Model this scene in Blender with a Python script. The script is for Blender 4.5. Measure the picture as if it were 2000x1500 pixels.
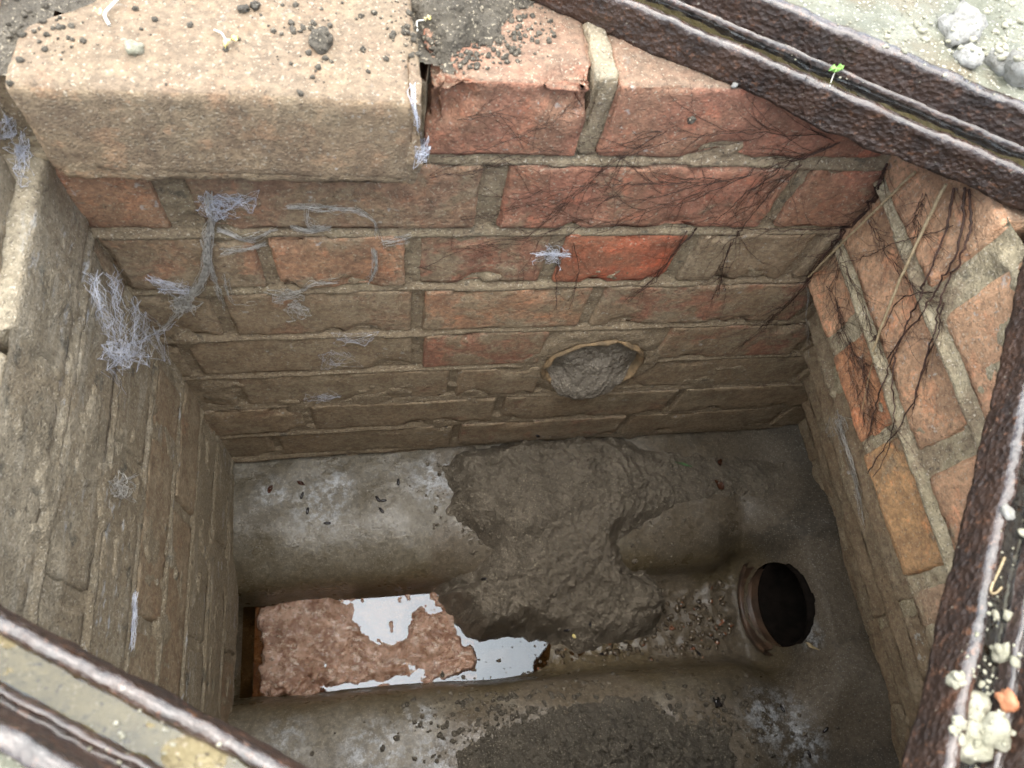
import bpy, math, random
import numpy as np
from mathutils import Vector, Matrix

random.seed(7)
S = bpy.context.scene
C = S.collection
for o in list(bpy.data.objects):
    bpy.data.objects.remove(o)

# ------------------------------------------------------------------ camera
FPX = 1408.1
PIT, YAW, ROL = 1.1089963, 0.39992946, 0.31814764
CAM = np.array([-0.0206294, -0.3301526, 0.2876455])
def cam_axes():
    fw = np.array([math.sin(YAW)*math.cos(PIT), math.cos(YAW)*math.cos(PIT), -math.sin(PIT)])
    r0 = np.array([math.cos(YAW), -math.sin(YAW), 0.0]); u0 = np.cross(r0, fw)
    r = r0*math.cos(ROL)+u0*math.sin(ROL); u = -r0*math.sin(ROL)+u0*math.cos(ROL)
    return r, u, fw
AR, AU, AF = cam_axes()
cd = bpy.data.cameras.new('camera'); cam = bpy.data.objects.new('camera', cd); C.objects.link(cam)
cd.sensor_fit = 'HORIZONTAL'; cd.sensor_width = 36; cd.lens = FPX/2000*36
cd.clip_start = 0.01; cd.clip_end = 500
cam.matrix_world = Matrix(((AR[0], AU[0], -AF[0], CAM[0]), (AR[1], AU[1], -AF[1], CAM[1]), (AR[2], AU[2], -AF[2], CAM[2]), (0, 0, 0, 1)))
cd.dof.use_dof = True; cd.dof.focus_distance = 0.80; cd.dof.aperture_fstop = 15.0
S.camera = cam

# ------------------------------------------------------------------ sky, sun, exposure
SUN_EL, SUN_AZ = math.radians(82), math.radians(320)   # azimuth from +Y, clockwise: high bright overcast, a little brighter towards the back
w = bpy.data.worlds.new('World'); S.world = w; w.use_nodes = True
nt = w.node_tree; nt.nodes.clear()
sky = nt.nodes.new('ShaderNodeTexSky'); sky.sky_type = 'NISHITA'; sky.sun_disc = False
sky.sun_elevation = SUN_EL; sky.sun_rotation = SUN_AZ; sky.dust_density = 2.0; sky.ozone_density = 1.0
hs = nt.nodes.new('ShaderNodeHueSaturation'); hs.inputs['Saturation'].default_value = 0.5
bg = nt.nodes.new('ShaderNodeBackground'); bg.inputs['Strength'].default_value = 0.10
ow = nt.nodes.new('ShaderNodeOutputWorld')
nt.links.new(sky.outputs[0], hs.inputs['Color']); nt.links.new(hs.outputs[0], bg.inputs[0]); nt.links.new(bg.outputs[0], ow.inputs[0])
sd = bpy.data.lights.new('sun', 'SUN'); sd.energy = 1.5; sd.angle = math.radians(110); sd.color = (1.0, 0.985, 0.88)
so = bpy.data.objects.new('sun', sd); C.objects.link(so)
dirv = Vector((math.sin(SUN_AZ)*math.cos(SUN_EL), math.cos(SUN_AZ)*math.cos(SUN_EL), math.sin(SUN_EL)))
so.rotation_euler = dirv.to_track_quat('Z', 'Y').to_euler(); so.location = dirv*5
S.view_settings.view_transform = 'Standard'; S.view_settings.look = 'None'; S.view_settings.gamma = 1.0
S.view_settings.exposure = 2.36
S.render.engine = 'CYCLES'
S.cycles.max_bounces = 7; S.cycles.diffuse_bounces = 5; S.cycles.glossy_bounces = 3; S.cycles.transmission_bounces = 4
S.cycles.caustics_reflective = False; S.cycles.caustics_refractive = False
S.cycles.denoising_prefilter = 'FAST'; S.cycles.adaptive_threshold = 0.02

# ------------------------------------------------------------------ helpers
def h3(ix, iy, iz, seed):
    n = (ix.astype(np.int64)*374761393 + iy.astype(np.int64)*668265263 + iz.astype(np.int64)*2147483647 + seed*1274126177) & 0xFFFFFFFF
    n = ((n ^ (n >> 13))*1274126177) & 0xFFFFFFFF
    n = ((n ^ (n >> 16))*2246822519) & 0xFFFFFFFF
    n = n ^ (n >> 15)
    return (n & 0xFFFFFF)/float(0xFFFFFF)*2-1
def vn(P, seed=0):
    P = np.asarray(P, float); f = np.floor(P); t = P-f; t = t*t*t*(t*(t*6-15)+10)
    i = f.astype(np.int64); x, y, z = i[..., 0], i[..., 1], i[..., 2]; a, b, c = t[..., 0], t[..., 1], t[..., 2]
    def L(p, q, s): return p+(q-p)*s
    return L(L(L(h3(x, y, z, seed), h3(x+1, y, z, seed), a), L(h3(x, y+1, z, seed), h3(x+1, y+1, z, seed), a), b),
             L(L(h3(x, y, z+1, seed), h3(x+1, y, z+1, seed), a), L(h3(x, y+1, z+1, seed), h3(x+1, y+1, z+1, seed), a), b), c)
def fbm(P, freq, oct=3, seed=0, gain=.5):
    P = np.asarray(P, float)*freq; r = 0; a = 1; s = 0
    for k in range(oct):
        r = r+a*vn(P+k*17.3, seed+k); s += a; a *= gain; P = P*2.03
    return r/s
def ridged(P, freq, oct=3, seed=0):
    P = np.asarray(P, float)*freq; r = 0; a = 1; s = 0
    for k in range(oct):
        r = r+a*(1-2*np.abs(vn(P+k*9.7, seed+k))); s += a; a *= .55; P = P*2.1
    return r/s
def sstep(a, b, x):
    t = np.clip((x-a)/(b-a), 0, 1); return t*t*(3-2*t)

def mkmesh(name, verts, faces, smooth=True):
    me = bpy.data.meshes.new(name)
    verts = np.asarray(verts, np.float64)
    if isinstance(faces, np.ndarray):
        n, k = faces.shape
        me.vertices.add(len(verts)); me.vertices.foreach_set('co', verts.astype(np.float32).ravel())
        me.loops.add(n*k); me.loops.foreach_set('vertex_index', faces.astype(np.int32).ravel())
        me.polygons.add(n); me.polygons.foreach_set('loop_start', np.arange(0, n*k, k, dtype=np.int32))
        me.update(calc_edges=True)
    else:
        me.from_pydata(verts.tolist(), [], faces); me.update()
    if smooth: me.shade_smooth()
    return me
def gridfaces(n, m):
    i = np.arange(n*m).reshape(n, m)
    return np.stack([i[:-1, :-1].ravel(), i[1:, :-1].ravel(), i[1:, 1:].ravel(), i[:-1, 1:].ravel()], 1)
def add(name, me, mat, parent=None, loc=None):
    o = bpy.data.objects.new(name, me); C.objects.link(o)
    if mat is not None and me is not None:
        me.materials.clear(); me.materials.append(mat)
    if parent is not None: o.parent = parent
    if loc is not None: o.location = loc
    return o
def tag(o, label=None, cat=None, group=None, kind=None):
    if label: o['label'] = label
    if cat: o['category'] = cat
    if group: o['group'] = group
    if kind: o['kind'] = kind
    return o
def empty(name, loc=(0, 0, 0)):
    o = bpy.data.objects.new(name, None); C.objects.link(o); o.location = loc; o.empty_display_size = .02; return o

def ray(px, py):
    return AR*(px-1000)/FPX+AU*(750-py)/FPX+AF
def atY(px, py, y=0.0): d = ray(px, py); return CAM+(y-CAM[1])/d[1]*d
def atX(px, py, x): d = ray(px, py); return CAM+(x-CAM[0])/d[0]*d
def atZ(px, py, z): d = ray(px, py); return CAM+(z-CAM[2])/d[2]*d
def hit(px, py, off=0.0):
    """first surface met by the line of sight (so that small things rest on real surfaces)"""
    dg = bpy.context.evaluated_depsgraph_get(); d = Vector(ray(px, py)).normalized()
    ok, loc, nor, *_ = S.ray_cast(dg, Vector(CAM), d)
    if not ok: return Vector(atZ(px, py, 0)), Vector((0, 0, 1))
    if nor.dot(d) > 0: nor = -nor
    return loc+nor*off, nor
def inpoly(X, Y, poly):
    r = np.zeros(X.shape, bool); n = len(poly)
    for k in range(n):
        x0, y0 = poly[k][:2]; x1, y1 = poly[(k+1) % n][:2]
        c = ((y0 > Y) != (y1 > Y)) & (X < (x1-x0)*(Y-y0)/(y1-y0+1e-12)+x0); r ^= c
    return r
def sdist(X, Y, poly):
    """signed distance to polygon, positive inside"""
    d = np.full(X.shape, 1e9); n = len(poly)
    for k in range(n):
        x0, y0 = poly[k][:2]; x1, y1 = poly[(k+1) % n][:2]
        dx, dy = x1-x0, y1-y0; t = np.clip(((X-x0)*dx+(Y-y0)*dy)/(dx*dx+dy*dy+1e-12), 0, 1)
        d = np.minimum(d, np.hypot(X-x0-t*dx, Y-y0-t*dy))
    return np.where(inpoly(X, Y, poly), d, -d)

# ------------------------------------------------------------------ node helper
class G:
    def __init__(s, name):
        s.m = bpy.data.materials.new(name); s.m.use_nodes = True; s.t = s.m.node_tree; s.t.nodes.clear()
        s.out = s.t.nodes.new('ShaderNodeOutputMaterial'); s.p = s.t.nodes.new('ShaderNodeBsdfPrincipled')
        s.t.links.new(s.p.outputs[0], s.out.inputs[0])
        s.geo = s.t.nodes.new('ShaderNodeNewGeometry'); s.pos = s.geo.outputs['Position']
    def put(s, sock, v):
        if isinstance(v, bpy.types.NodeSocket): s.t.links.new(v, sock)
        elif isinstance(v, (tuple, list)) and len(v) == 3 and sock.type == 'RGBA': sock.default_value = (*v, 1)
        else: sock.default_value = v
    def noise(s, scale, detail=4, rough=.6, vec=None, dist=0.0):
        n = s.t.nodes.new('ShaderNodeTexNoise'); s.put(n.inputs['Vector'], vec or s.pos)
        n.inputs['Scale'].default_value = scale; n.inputs['Detail'].default_value = detail
        n.inputs['Roughness'].default_value = rough; n.inputs['Distortion'].default_value = dist; return n.outputs['Fac']
    def vor(s, scale, vec=None, feat='F1'):
        n = s.t.nodes.new('ShaderNodeTexVoronoi'); n.feature = feat; s.put(n.inputs['Vector'], vec or s.pos)
        n.inputs['Scale'].default_value = scale; return n.outputs['Distance']
    def ss(s, v, a, b, lo=0.0, hi=1.0):
        n = s.t.nodes.new('ShaderNodeMapRange'); n.interpolation_type = 'SMOOTHSTEP'
        s.put(n.inputs['Value'], v); s.put(n.inputs['From Min'], a); s.put(n.inputs['From Max'], b)
        s.put(n.inputs['To Min'], lo); s.put(n.inputs['To Max'], hi); return n.outputs[0]
    def math(s, op, a, b=0.0, c=None):
        n = s.t.nodes.new('ShaderNodeMath'); n.operation = op; s.put(n.inputs[0], a); s.put(n.inputs[1], b)
        if c is not None: s.put(n.inputs[2], c)
        return n.outputs[0]
    def mix(s, f, a, b, mode='MIX'):
        n = s.t.nodes.new('ShaderNodeMix'); n.data_type = 'RGBA'; n.blend_type = mode
        s.put(n.inputs[0], f); s.put(n.inputs[6], a); s.put(n.inputs[7], b); return n.outputs[2]
    def sep(s, v=None):
        n = s.t.nodes.new('ShaderNodeSeparateXYZ'); s.put(n.inputs[0], v or s.pos); return n.outputs
    def stretch(s, sx, sy, sz):
        n = s.t.nodes.new('ShaderNodeVectorMath'); n.operation = 'MULTIPLY'; s.put(n.inputs[0], s.pos); n.inputs[1].default_value = (sx, sy, sz); return n.outputs[0]
    def blob(s, pt, r0, r1):
        n = s.t.nodes.new('ShaderNodeVectorMath'); n.operation = 'DISTANCE'; s.put(n.inputs[0], s.pos); n.inputs[1].default_value = tuple(pt)
        return s.ss(n.outputs['Value'], r0, r1, 1.0, 0.0)
    def bump(s, h, strength=.5, dist=.002, prev=None):
        n = s.t.nodes.new('ShaderNodeBump'); s.put(n.inputs['Height'], h); n.inputs['Strength'].default_value = strength
        n.inputs['Distance'].default_value = dist
        if prev is not None: s.put(n.inputs['Normal'], prev)
        return n.outputs[0]
    def obj(s):
        n = s.t.nodes.new('ShaderNodeObjectInfo'); return n.outputs['Color'], n.outputs['Alpha'], n.outputs['Random']
    def end(s, col, rough=.85, nor=None, **kw):
        s.put(s.p.inputs['Base Color'], col); s.put(s.p.inputs['Roughness'], rough)
        if nor is not None: s.put(s.p.inputs['Normal'], nor)
        for k, v in kw.items(): s.put(s.p.inputs[k.replace('_', ' ')], v)
        return s.m

def grains(g, col, light=(.5, .44, .34), dark=(.05, .04, .03), amt=.48):
    a = g.ss(g.noise(520, 1, .5), .63, .70); b = g.ss(g.noise(390, 1, .5, vec=g.stretch(1.1, .9, 1.3)), .64, .72)
    col = g.mix(g.math('MULTIPLY', a, amt), col, light)
    return g.mix(g.math('MULTIPLY', b, amt*.9), col, dark)

def up_face_tone(g, col, tone, amt=.75):  # upward faces: dust colour, toned down on brick against the bright top light
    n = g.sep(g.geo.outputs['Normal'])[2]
    return g.mix(g.math('MULTIPLY', g.ss(n, .55, .9), g.ss(g.noise(32, 4, .6), .25, .6, amt*.5, amt)), col, tone)
def mat_brick():
    g = G('brick_clay'); oc, oa, orr = g.obj()
    var = g.noise(38, 4, .65); base = g.mix(g.ss(var, .32, .68), oc, g.mix(.55, oc, (.09, .055, .04)), 'MIX')
    fine = g.noise(210, 3, .7)
    hot = g.ss(g.noise(48, 4, .65), .52, .64); base = g.mix(g.math('MULTIPLY', hot, .8), base, g.mix(1.0, base, (1.45, 1.2, 1.1), 'MULTIPLY'))
    m1 = g.noise(24, 6, .7, dist=.4)
    thr = g.math('SUBTRACT', .80, g.math('MULTIPLY', oa, .60))
    mask = g.ss(m1, g.math('SUBTRACT', thr, .09), g.math('ADD', thr, .09))
    mc = g.mix(g.ss(var, .35, .65), (.20, .155, .10), (.345, .28, .19))
    col = g.mix(g.math('MULTIPLY', mask, .92), base, mc)
    veil = g.ss(g.noise(11, 4, .6), .35, .65, .08, .45); col = g.mix(veil, col, (.31, .205, .122))
    ef = g.math('MULTIPLY', g.ss(g.noise(130, 3, .7), .60, .68), g.ss(g.noise(12, 2), .5, .62)); col = g.mix(g.math('MULTIPLY', ef, .5), col, (.50, .51, .49))
    col = up_face_tone(g, col, (.178, .135, .096))
    col = g.mix(1.0, col, g.mix(g.ss(fine, .3, .7), (.74, .74, .74), (1.24, 1.24, 1.24)), 'MULTIPLY')
    col = grains(g, col)
    hgt = g.math('ADD', g.math('MULTIPLY', mask, .5), g.math('ADD', g.math('MULTIPLY', fine, .3), g.math('MULTIPLY', g.noise(680, 1, .6), .7)))
    return g.end(col, .88, g.bump(hgt, .7, .0020))
def mat_mortar(name, a, b, muddy=.4, mudcol=(.25, .19, .125), streak=0.0):
    g = G(name); n = g.noise(34, 4, .65); fine = g.noise(250, 3, .75); x, y, z = g.sep()
    col = g.mix(g.ss(n, .3, .7), a, b)
    m1 = g.noise(19, 5, .65); silt = g.ss(z, -.12, -.42, 0.0, .22)      # flood silt: heavier lower down the shaft
    mud = g.ss(g.math('ADD', m1, silt), .64-muddy*.35, .74-muddy*.35)
    col = g.mix(g.math('MULTIPLY', mud, .85), col, mudcol)
    col = g.mix(g.math('MULTIPLY', g.ss(g.noise(47, 4), .6, .7), .6), col, (.075, .075, .06))
    if streak:
        st = g.noise(60, 4, .7, vec=g.stretch(1, .16, 1.0)); col = g.mix(g.math('MULTIPLY', g.ss(st, .52, .66), streak), col, (.52, .49, .41))
        ef = g.math('MULTIPLY', g.ss(g.noise(95, 5, .8, vec=g.stretch(1, .35, 1.0)), .56, .66), g.ss(g.noise(9, 2), .5, .6)); col = g.mix(g.math('MULTIPLY', ef, .6), col, (.58, .62, .66))
    col = up_face_tone(g, col, (.30, .26, .19), .6)
    col = g.mix(1.0, col, g.mix(g.ss(fine, .3, .7), (.74, .74, .74), (1.24, 1.24, 1.24)), 'MULTIPLY')
    col = grains(g, col, (.58, .52, .42), amt=.58)
    hgt = g.math('ADD', g.math('MULTIPLY', fine, .45), g.math('MULTIPLY', g.noise(700, 1, .6), .8))
    return g.end(col, .92, g.bump(hgt, .6, .0024))
def mat_floor():
    g = G('wet_concrete'); n = g.noise(16, 6, .6); x, y, z = g.sep()
    top = g.mix(g.ss(n, .35, .7), (.114, .094, .062), (.20, .178, .14))
    lev = g.math('ADD', z, g.math('MULTIPLY', g.math('SUBTRACT', g.noise(14, 4), .5), .035))
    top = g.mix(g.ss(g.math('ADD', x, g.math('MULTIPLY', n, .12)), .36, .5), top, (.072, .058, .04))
    col = g.mix(g.ss(lev, -.69, -.655), (.105, .08, .044), top)
    col = g.mix(g.math('MULTIPLY', g.ss(g.noise(60, 5, .7), .55, .75), .5), col, (.085, .068, .045))
    sl = None
    for p_, r in SILTS:
        b = g.blob(p_, r*.35, r); sl = b if sl is None else g.math('MAXIMUM', sl, b)
    sl = g.ss(g.math('ADD', sl, g.math('MULTIPLY', g.math('SUBTRACT', g.noise(40, 5, .7), .5), 1.1)), .35, .75)
    col = g.mix(g.math('MULTIPLY', sl, .85), col, (.125, .10, .07))
    tot = None
    for p_, r in STAINS:
        b = g.blob(p_, r*.15, r); tot = b if tot is None else g.math('MAXIMUM', tot, b)
    sm = g.math('MULTIPLY', tot, g.ss(g.noise(75, 6, .75), .44, .6))
    sm = g.math('MULTIPLY', sm, g.ss(g.noise(260, 3, .7), .3, .6, .35, 1.0)); col = g.mix(g.math('MULTIPLY', sm, .75), col, (.46, .49, .52))
    col = grains(g, col, (.42, .40, .35), amt=.32)
    fine = g.noise(180, 4, .7)
    col = g.mix(1.0, col, g.mix(g.ss(fine, .3, .7), (.72, .72, .72), (1.25, 1.25, 1.25)), 'MULTIPLY')
    hgt = g.math('ADD', fine, g.math('MULTIPLY', g.noise(560, 2, .6), .5))
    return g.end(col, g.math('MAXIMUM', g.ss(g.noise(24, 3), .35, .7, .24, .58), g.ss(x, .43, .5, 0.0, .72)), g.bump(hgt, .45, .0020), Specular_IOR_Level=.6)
def mat_mud(name, a, b, c, rough=(.28, .75), fine=1.0):
    g = G(name); n = g.noise(30, 5, .7); col = g.mix(g.ss(n, .3, .7), a, b); f = g.noise(240, 4, .8); v = g.vor(330); wet = g.noise(9, 3)
    col = g.mix(g.math('MULTIPLY', g.ss(f, .52, .68), .7), col, c)
    col = grains(g, col, (.46, .40, .30), (.03, .024, .018), .7)
    hgt = g.math('ADD', g.math('MULTIPLY', f, 1.3), g.math('MULTIPLY', v, .8))
    col = g.mix(g.ss(wet, .4, .62, 0.0, .38), col, g.mix(.5, col, c)); return g.end(col, g.ss(wet, .4, .6, rough[1], rough[0]), g.bump(hgt, .8, .0034*fine))
def mat_rust():
    g = G('rusty_wet_iron'); n = g.noise(45, 7, .7)
    col = g.mix(g.ss(n, .3, .7), (.016, .010, .008), (.062, .032, .02))
    col = g.mix(g.ss(g.noise(85, 5, .7), .58, .74), col, (.11, .048, .026))
    col = g.mix(g.math('MULTIPLY', g.ss(g.noise(300, 3, .6), .68, .74), .6), col, (.4, .36, .28))
    hgt = g.math('ADD', g.noise(140, 5, .75), g.math('MULTIPLY', g.vor(300), .6))
    col = g.mix(g.math('MULTIPLY', g.ss(g.noise(190, 4, .75), .57, .66), .8), col, (.16, .075, .04))
    up = g.ss(g.sep(g.geo.outputs['Normal'])[2], .15, .7)          # rain film lies on what faces up
    return g.end(col, g.ss(up, 0.0, 1.0, .5, .22), g.bump(hgt, .8, .003), Specular_IOR_Level=.7, Coat_Weight=g.math('MULTIPLY', up, .95), Coat_Roughness=.10, Coat_IOR=1.7, Coat_Normal=g.bump(g.noise(90, 3, .6), .35, .003))
def mat_water(name, tint=(.5, .42, .28), ior=1.45, rip=.12):
    g = G(name); t = g.t; nor = g.bump(g.noise(38, 2, .4), rip, .0015)
    fr = t.nodes.new('ShaderNodeFresnel'); fr.inputs['IOR'].default_value = ior; g.put(fr.inputs['Normal'], nor)
    tr = t.nodes.new('ShaderNodeBsdfTransparent'); tr.inputs[0].default_value = (*tint, 1)
    gl = t.nodes.new('ShaderNodeBsdfGlossy'); gl.inputs['Roughness'].default_value = .02; g.put(gl.inputs['Normal'], nor); gl.inputs[0].default_value = (.78, .89, 1, 1)  # blue gloss colour paints the tint of the sky into reflections
    mx = t.nodes.new('ShaderNodeMixShader'); g.put(mx.inputs[0], fr.outputs[0]); g.put(mx.inputs[1], tr.outputs[0]); g.put(mx.inputs[2], gl.outputs[0])
    t.nodes.remove(g.p); t.links.new(mx.outputs[0], g.out.inputs[0]); return g.m
def mat_simple(name, a, b, scale=120, rough=.7, bump=.4, dist=.001, **kw):
    g = G(name); n = g.noise(scale, 5, .65); col = g.mix(g.ss(n, .32, .68), a, b)
    return g.end(col, rough, g.bump(g.noise(scale*2.5, 5, .7), bump, dist), **kw)
def mat_ground():
    g = G('concrete_and_earth'); x, y, z = g.sep(); n = g.noise(30, 7, .65)
    conc = g.mix(g.ss(n, .3, .7), (.13, .135, .10), (.25, .25, .195))
    conc = g.mix(g.math('MULTIPLY', g.ss(g.noise(11, 5), .5, .62), .75), conc, (.17, .135, .085))
    conc = g.mix(g.ss(g.vor(120), .16, .1), conc, g.mix(g.noise(60, 1), (.09, .08, .08), (.42, .41, .37)))
    n2 = g.t.nodes.new('ShaderNodeVectorMath'); n2.operation = 'LENGTH'; g.put(n2.inputs[0], g.pos)
    soil = g.mix(g.noise(18, 6), (.06, .045, .03), (.15, .115, .075))
    col = g.mix(g.ss(g.math('ADD', n2.outputs['Value'], g.math('MULTIPLY', g.noise(4, 5), .6)), 1.0, 1.5), conc, soil)
    col = grains(g, col, (.7, .68, .6), amt=.6)
    hgt = g.math('ADD', g.noise(120, 7, .7), g.math('MULTIPLY', g.vor(150), .6))
    return g.end(col, g.ss(g.noise(26, 4), .4, .6, .35, .85), g.bump(hgt, .8, .004))

STAINS = [(tuple(atZ(625, 990, -.645)), .055), (tuple(atZ(660, 950, -.643)), .035), (tuple(atZ(530, 965, -.643)), .03),
          (tuple(atZ(850, 940, -.643)), .05), (tuple(atZ(1510, 1400, -.645)), .055), (tuple(atZ(1560, 1450, -.645)), .05),
          (tuple(atZ(730, 1470, -.645)), .055), (tuple(atZ(560, 1420, -.645)), .04), (tuple(atZ(820, 1395, -.65)), .03),
          (tuple(atZ(850, 1480, -.645)), .04), (tuple(atZ(1590, 1240, -.64)), .03)]
SILTS = [(tuple(atZ(a, b, z)), r) for a, b, z, r in [(900, 920, -.64, .07), (900, 1080, -.67, .07), (1050, 1050, -.66, .13), (1300, 960, -.645, .13), (1450, 930, -.64, .12), (1400, 1230, -.75, .10), (1300, 1200, -.75, .1), (1150, 1440, -.645, .15), (950, 1470, -.645, .09), (1380, 1440, -.645, .09), (1600, 1150, -.61, .1), (1650, 1350, -.63, .1)]]
M_BRICK = mat_brick()
M_MORTAR = mat_mortar('lime_mortar', (.20, .155, .10), (.31, .25, .165), .5)
M_MORTAR_R = mat_mortar('tan_mortar', (.30, .25, .16), (.44, .375, .255), .35)
M_MORTAR_L = mat_mortar('muddy_mortar', (.235, .195, .135), (.37, .315, .228), .42, (.265, .212, .142), .25)
M_SILT = mat_mud('olive_silt', (.20, .16, .08), (.36, .30, .17), (.13, .10, .06), (.3, .6))
M_FLOOR = mat_floor()
M_MUD = mat_mud('grey_brown_mud', (.125, .103, .075), (.22, .185, .14), (.07, .057, .042))
M_SOIL = mat_mud('dark_crumbly_soil', (.075, .065, .05), (.15, .13, .10), (.045, .039, .03), (.7, .95))
M_PLUG = mat_mud('grey_silt', (.17, .145, .115), (.25, .215, .175), (.10, .085, .066), (.7, .9), .6)
M_RUST = mat_rust()
M_WATER = mat_water('channel_water', (.50, .38, .25), 1.58, .12)
M_RAIN = mat_water('rain_water', (.70, .70, .62), 1.75, .12); M_RAIN2 = mat_water('shallow_rain_water', (.78, .76, .66), 1.48, .3)
M_GROUND = mat_ground()
M_CLAY = mat_simple('orange_clay', (.15, .11, .066), (.34, .225, .12), 70, .8, .8, .002)
M_BORE = mat_simple('shaded_pipe_bore', (.006, .005, .004), (.014, .010, .008), 60, .9, .3, Specular_IOR_Level=.1)  # near-black colour stands in for the shade deep inside the pipe
M_GLAZE = mat_simple('brown_glazed_clay', (.05, .03, .019), (.12, .07, .042), 45, .5, .8, .001, Specular_IOR_Level=.7)
M_WEB = mat_simple('dusty_cobweb', (.54, .57, .66), (.82, .85, .94), 200, .8, 0.0)
M_WEBG = mat_simple('dirty_cobweb', (.34, .32, .285), (.66, .64, .60), 160, .9, 0.0)
M_ROOT = mat_simple('root_bark', (.028, .014, .010), (.085, .042, .028), 160, .7, .3)
M_STRAW = mat_simple('dry_straw', (.32, .245, .14), (.48, .38, .235), 200, .6, .2)
M_STONE = mat_simple('pale_stone', (.22, .21, .185), (.44, .435, .41), 90, .8, .9, .003)
M_CRUMB = mat_simple('cement_crumb', (.26, .25, .18), (.44, .42, .33), 110, .7, .8, .002)
M_REDSTONE = mat_simple('red_stone', (.42, .16, .08), (.55, .25, .13), 110, .5, .5)
M_PUPA = mat_simple('black_shell', (.012, .011, .012), (.03, .026, .026), 200, .22, .2, .0006)
M_LEAF = mat_simple('wet_dead_leaf', (.035, .014, .008), (.09, .035, .018), 150, .22, .5)
M_GREEN = mat_simple('green_leaf', (.16, .38, .07), (.3, .55, .14), 200, .45, .1)
M_BLADE = mat_simple('dull_green_blade', (.03, .09, .02), (.06, .15, .035), 200, .5, .1)
M_YELLOW = mat_simple('yellow_sprout', (.7, .55, .12), (.85, .78, .5), 150, .5, .1)
M_WHITE = mat_simple('white_stem', (.6, .58, .5), (.8, .78, .7), 150, .5, .1)

# ------------------------------------------------------------------ brick shape
_topo = {}
def lattice(nx, ny, nz):
    k = (nx, ny, nz)
    if k in _topo: return _topo[k]
    idx = -np.ones((nx+1, ny+1, nz+1), int); pts = []
    for i in range(nx+1):
        for j in range(ny+1):
            for l in range(nz+1):
                if i in (0, nx) or j in (0, ny) or l in (0, nz):
                    idx[i, j, l] = len(pts); pts.append((i/nx, j/ny, l/nz))
    F = []
    for i in range(nx):
        for j in range(ny):
            F.append((idx[i, j, 0], idx[i, j+1, 0], idx[i+1, j+1, 0], idx[i+1, j, 0])); F.append((idx[i, j, nz], idx[i+1, j, nz], idx[i+1, j+1, nz], idx[i, j+1, nz]))
    for i in range(nx):
        for l in range(nz):
            F.append((idx[i, 0, l], idx[i+1, 0, l], idx[i+1, 0, l+1], idx[i, 0, l+1])); F.append((idx[i, ny, l], idx[i, ny, l+1], idx[i+1, ny, l+1], idx[i+1, ny, l]))
    for j in range(ny):
        for l in range(nz):
            F.append((idx[0, j, l], idx[0, j, l+1], idx[0, j+1, l+1], idx[0, j+1, l])); F.append((idx[nx, j, l], idx[nx, j+1, l], idx[nx, j+1, l+1], idx[nx, j, l+1]))
    _topo[k] = (np.array(pts), np.array(F)); return _topo[k]
def brick_mesh(a, b, seed, step=.006, rnd=.004, rough=1.0, chips=(), cut=None):
    """box from corner a to corner b, rounded, rough, chipped; returns mesh centred on the box and the centre"""
    a = np.array(a, float); b = np.array(b, float); lo = np.minimum(a, b); hi = np.maximum(a, b); sz = hi-lo; cen = (lo+hi)/2
    n = [int(max(3, min(40, round(s/step)))) for s in sz]
    q, F = lattice(*n)
    q = q*2-1; q = np.sign(q)*(1-(1-np.abs(q))**1.35)      # denser near the arrises
    P = q*sz/2
    r = min(rnd, sz.min()*.3); inner = np.clip(P, -(sz/2-r), sz/2-r); d = P-inner; L = np.linalg.norm(d, axis=1)+1e-9
    P = inner+d/L[:, None]*np.minimum(r, L)[:, None]
    nrm = d/L[:, None]; Wp = P+cen+seed*.37
    disp = (fbm(Wp, 55, 3, seed)*.0012+fbm(Wp, 190, 2, seed+5)*.0007)*rough
    ne = (np.abs(d) > r*.5).sum(1) >= 2
    disp -= np.where(ne, np.clip(fbm(Wp, 60, 3, seed+9)-.05, 0, 1)*.008*rough, 0)
    for (c, rad, dep) in chips:
        t = np.clip(1-np.linalg.norm(P+cen-np.array(c), axis=1)/rad, 0, 1); disp -= dep*sstep(0, .45, t+.25*fbm(Wp, 90, 3, 3)*(t > 0))*(1+.35*fbm(Wp, 200, 2, 3))
    P = P+nrm*disp[:, None]
    if cut is not None: P = cut(P+cen)-cen
    return mkmesh('brick', P, F), cen
RED, ORG, PALE, BUFF, DULL = (.385, .165, .108), (.48, .26, .155), (.46, .31, .21), (.38, .28, .18), (.34, .205, .132)
def put_brick(parent, a, b, col, mud, seed, name='brick', **kw):
    if 'chips' not in kw or not kw['chips']:
        kw['chips'] = [((random.uniform(a[0], b[0]), random.choice([a[1], b[1]]) if abs(b[1]-a[1]) > .12 else a[1], random.choice([a[2], b[2]])), random.uniform(.008, .02), random.uniform(.002, .0055)) for _ in range(3)]
    me, cen = brick_mesh(a, b, seed, **kw); o = add(name, me, M_BRICK, parent, cen); o.color = (*col, mud)
    o.rotation_euler = tuple(random.uniform(-.006, .006) for _ in range(3)); return o

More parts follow.
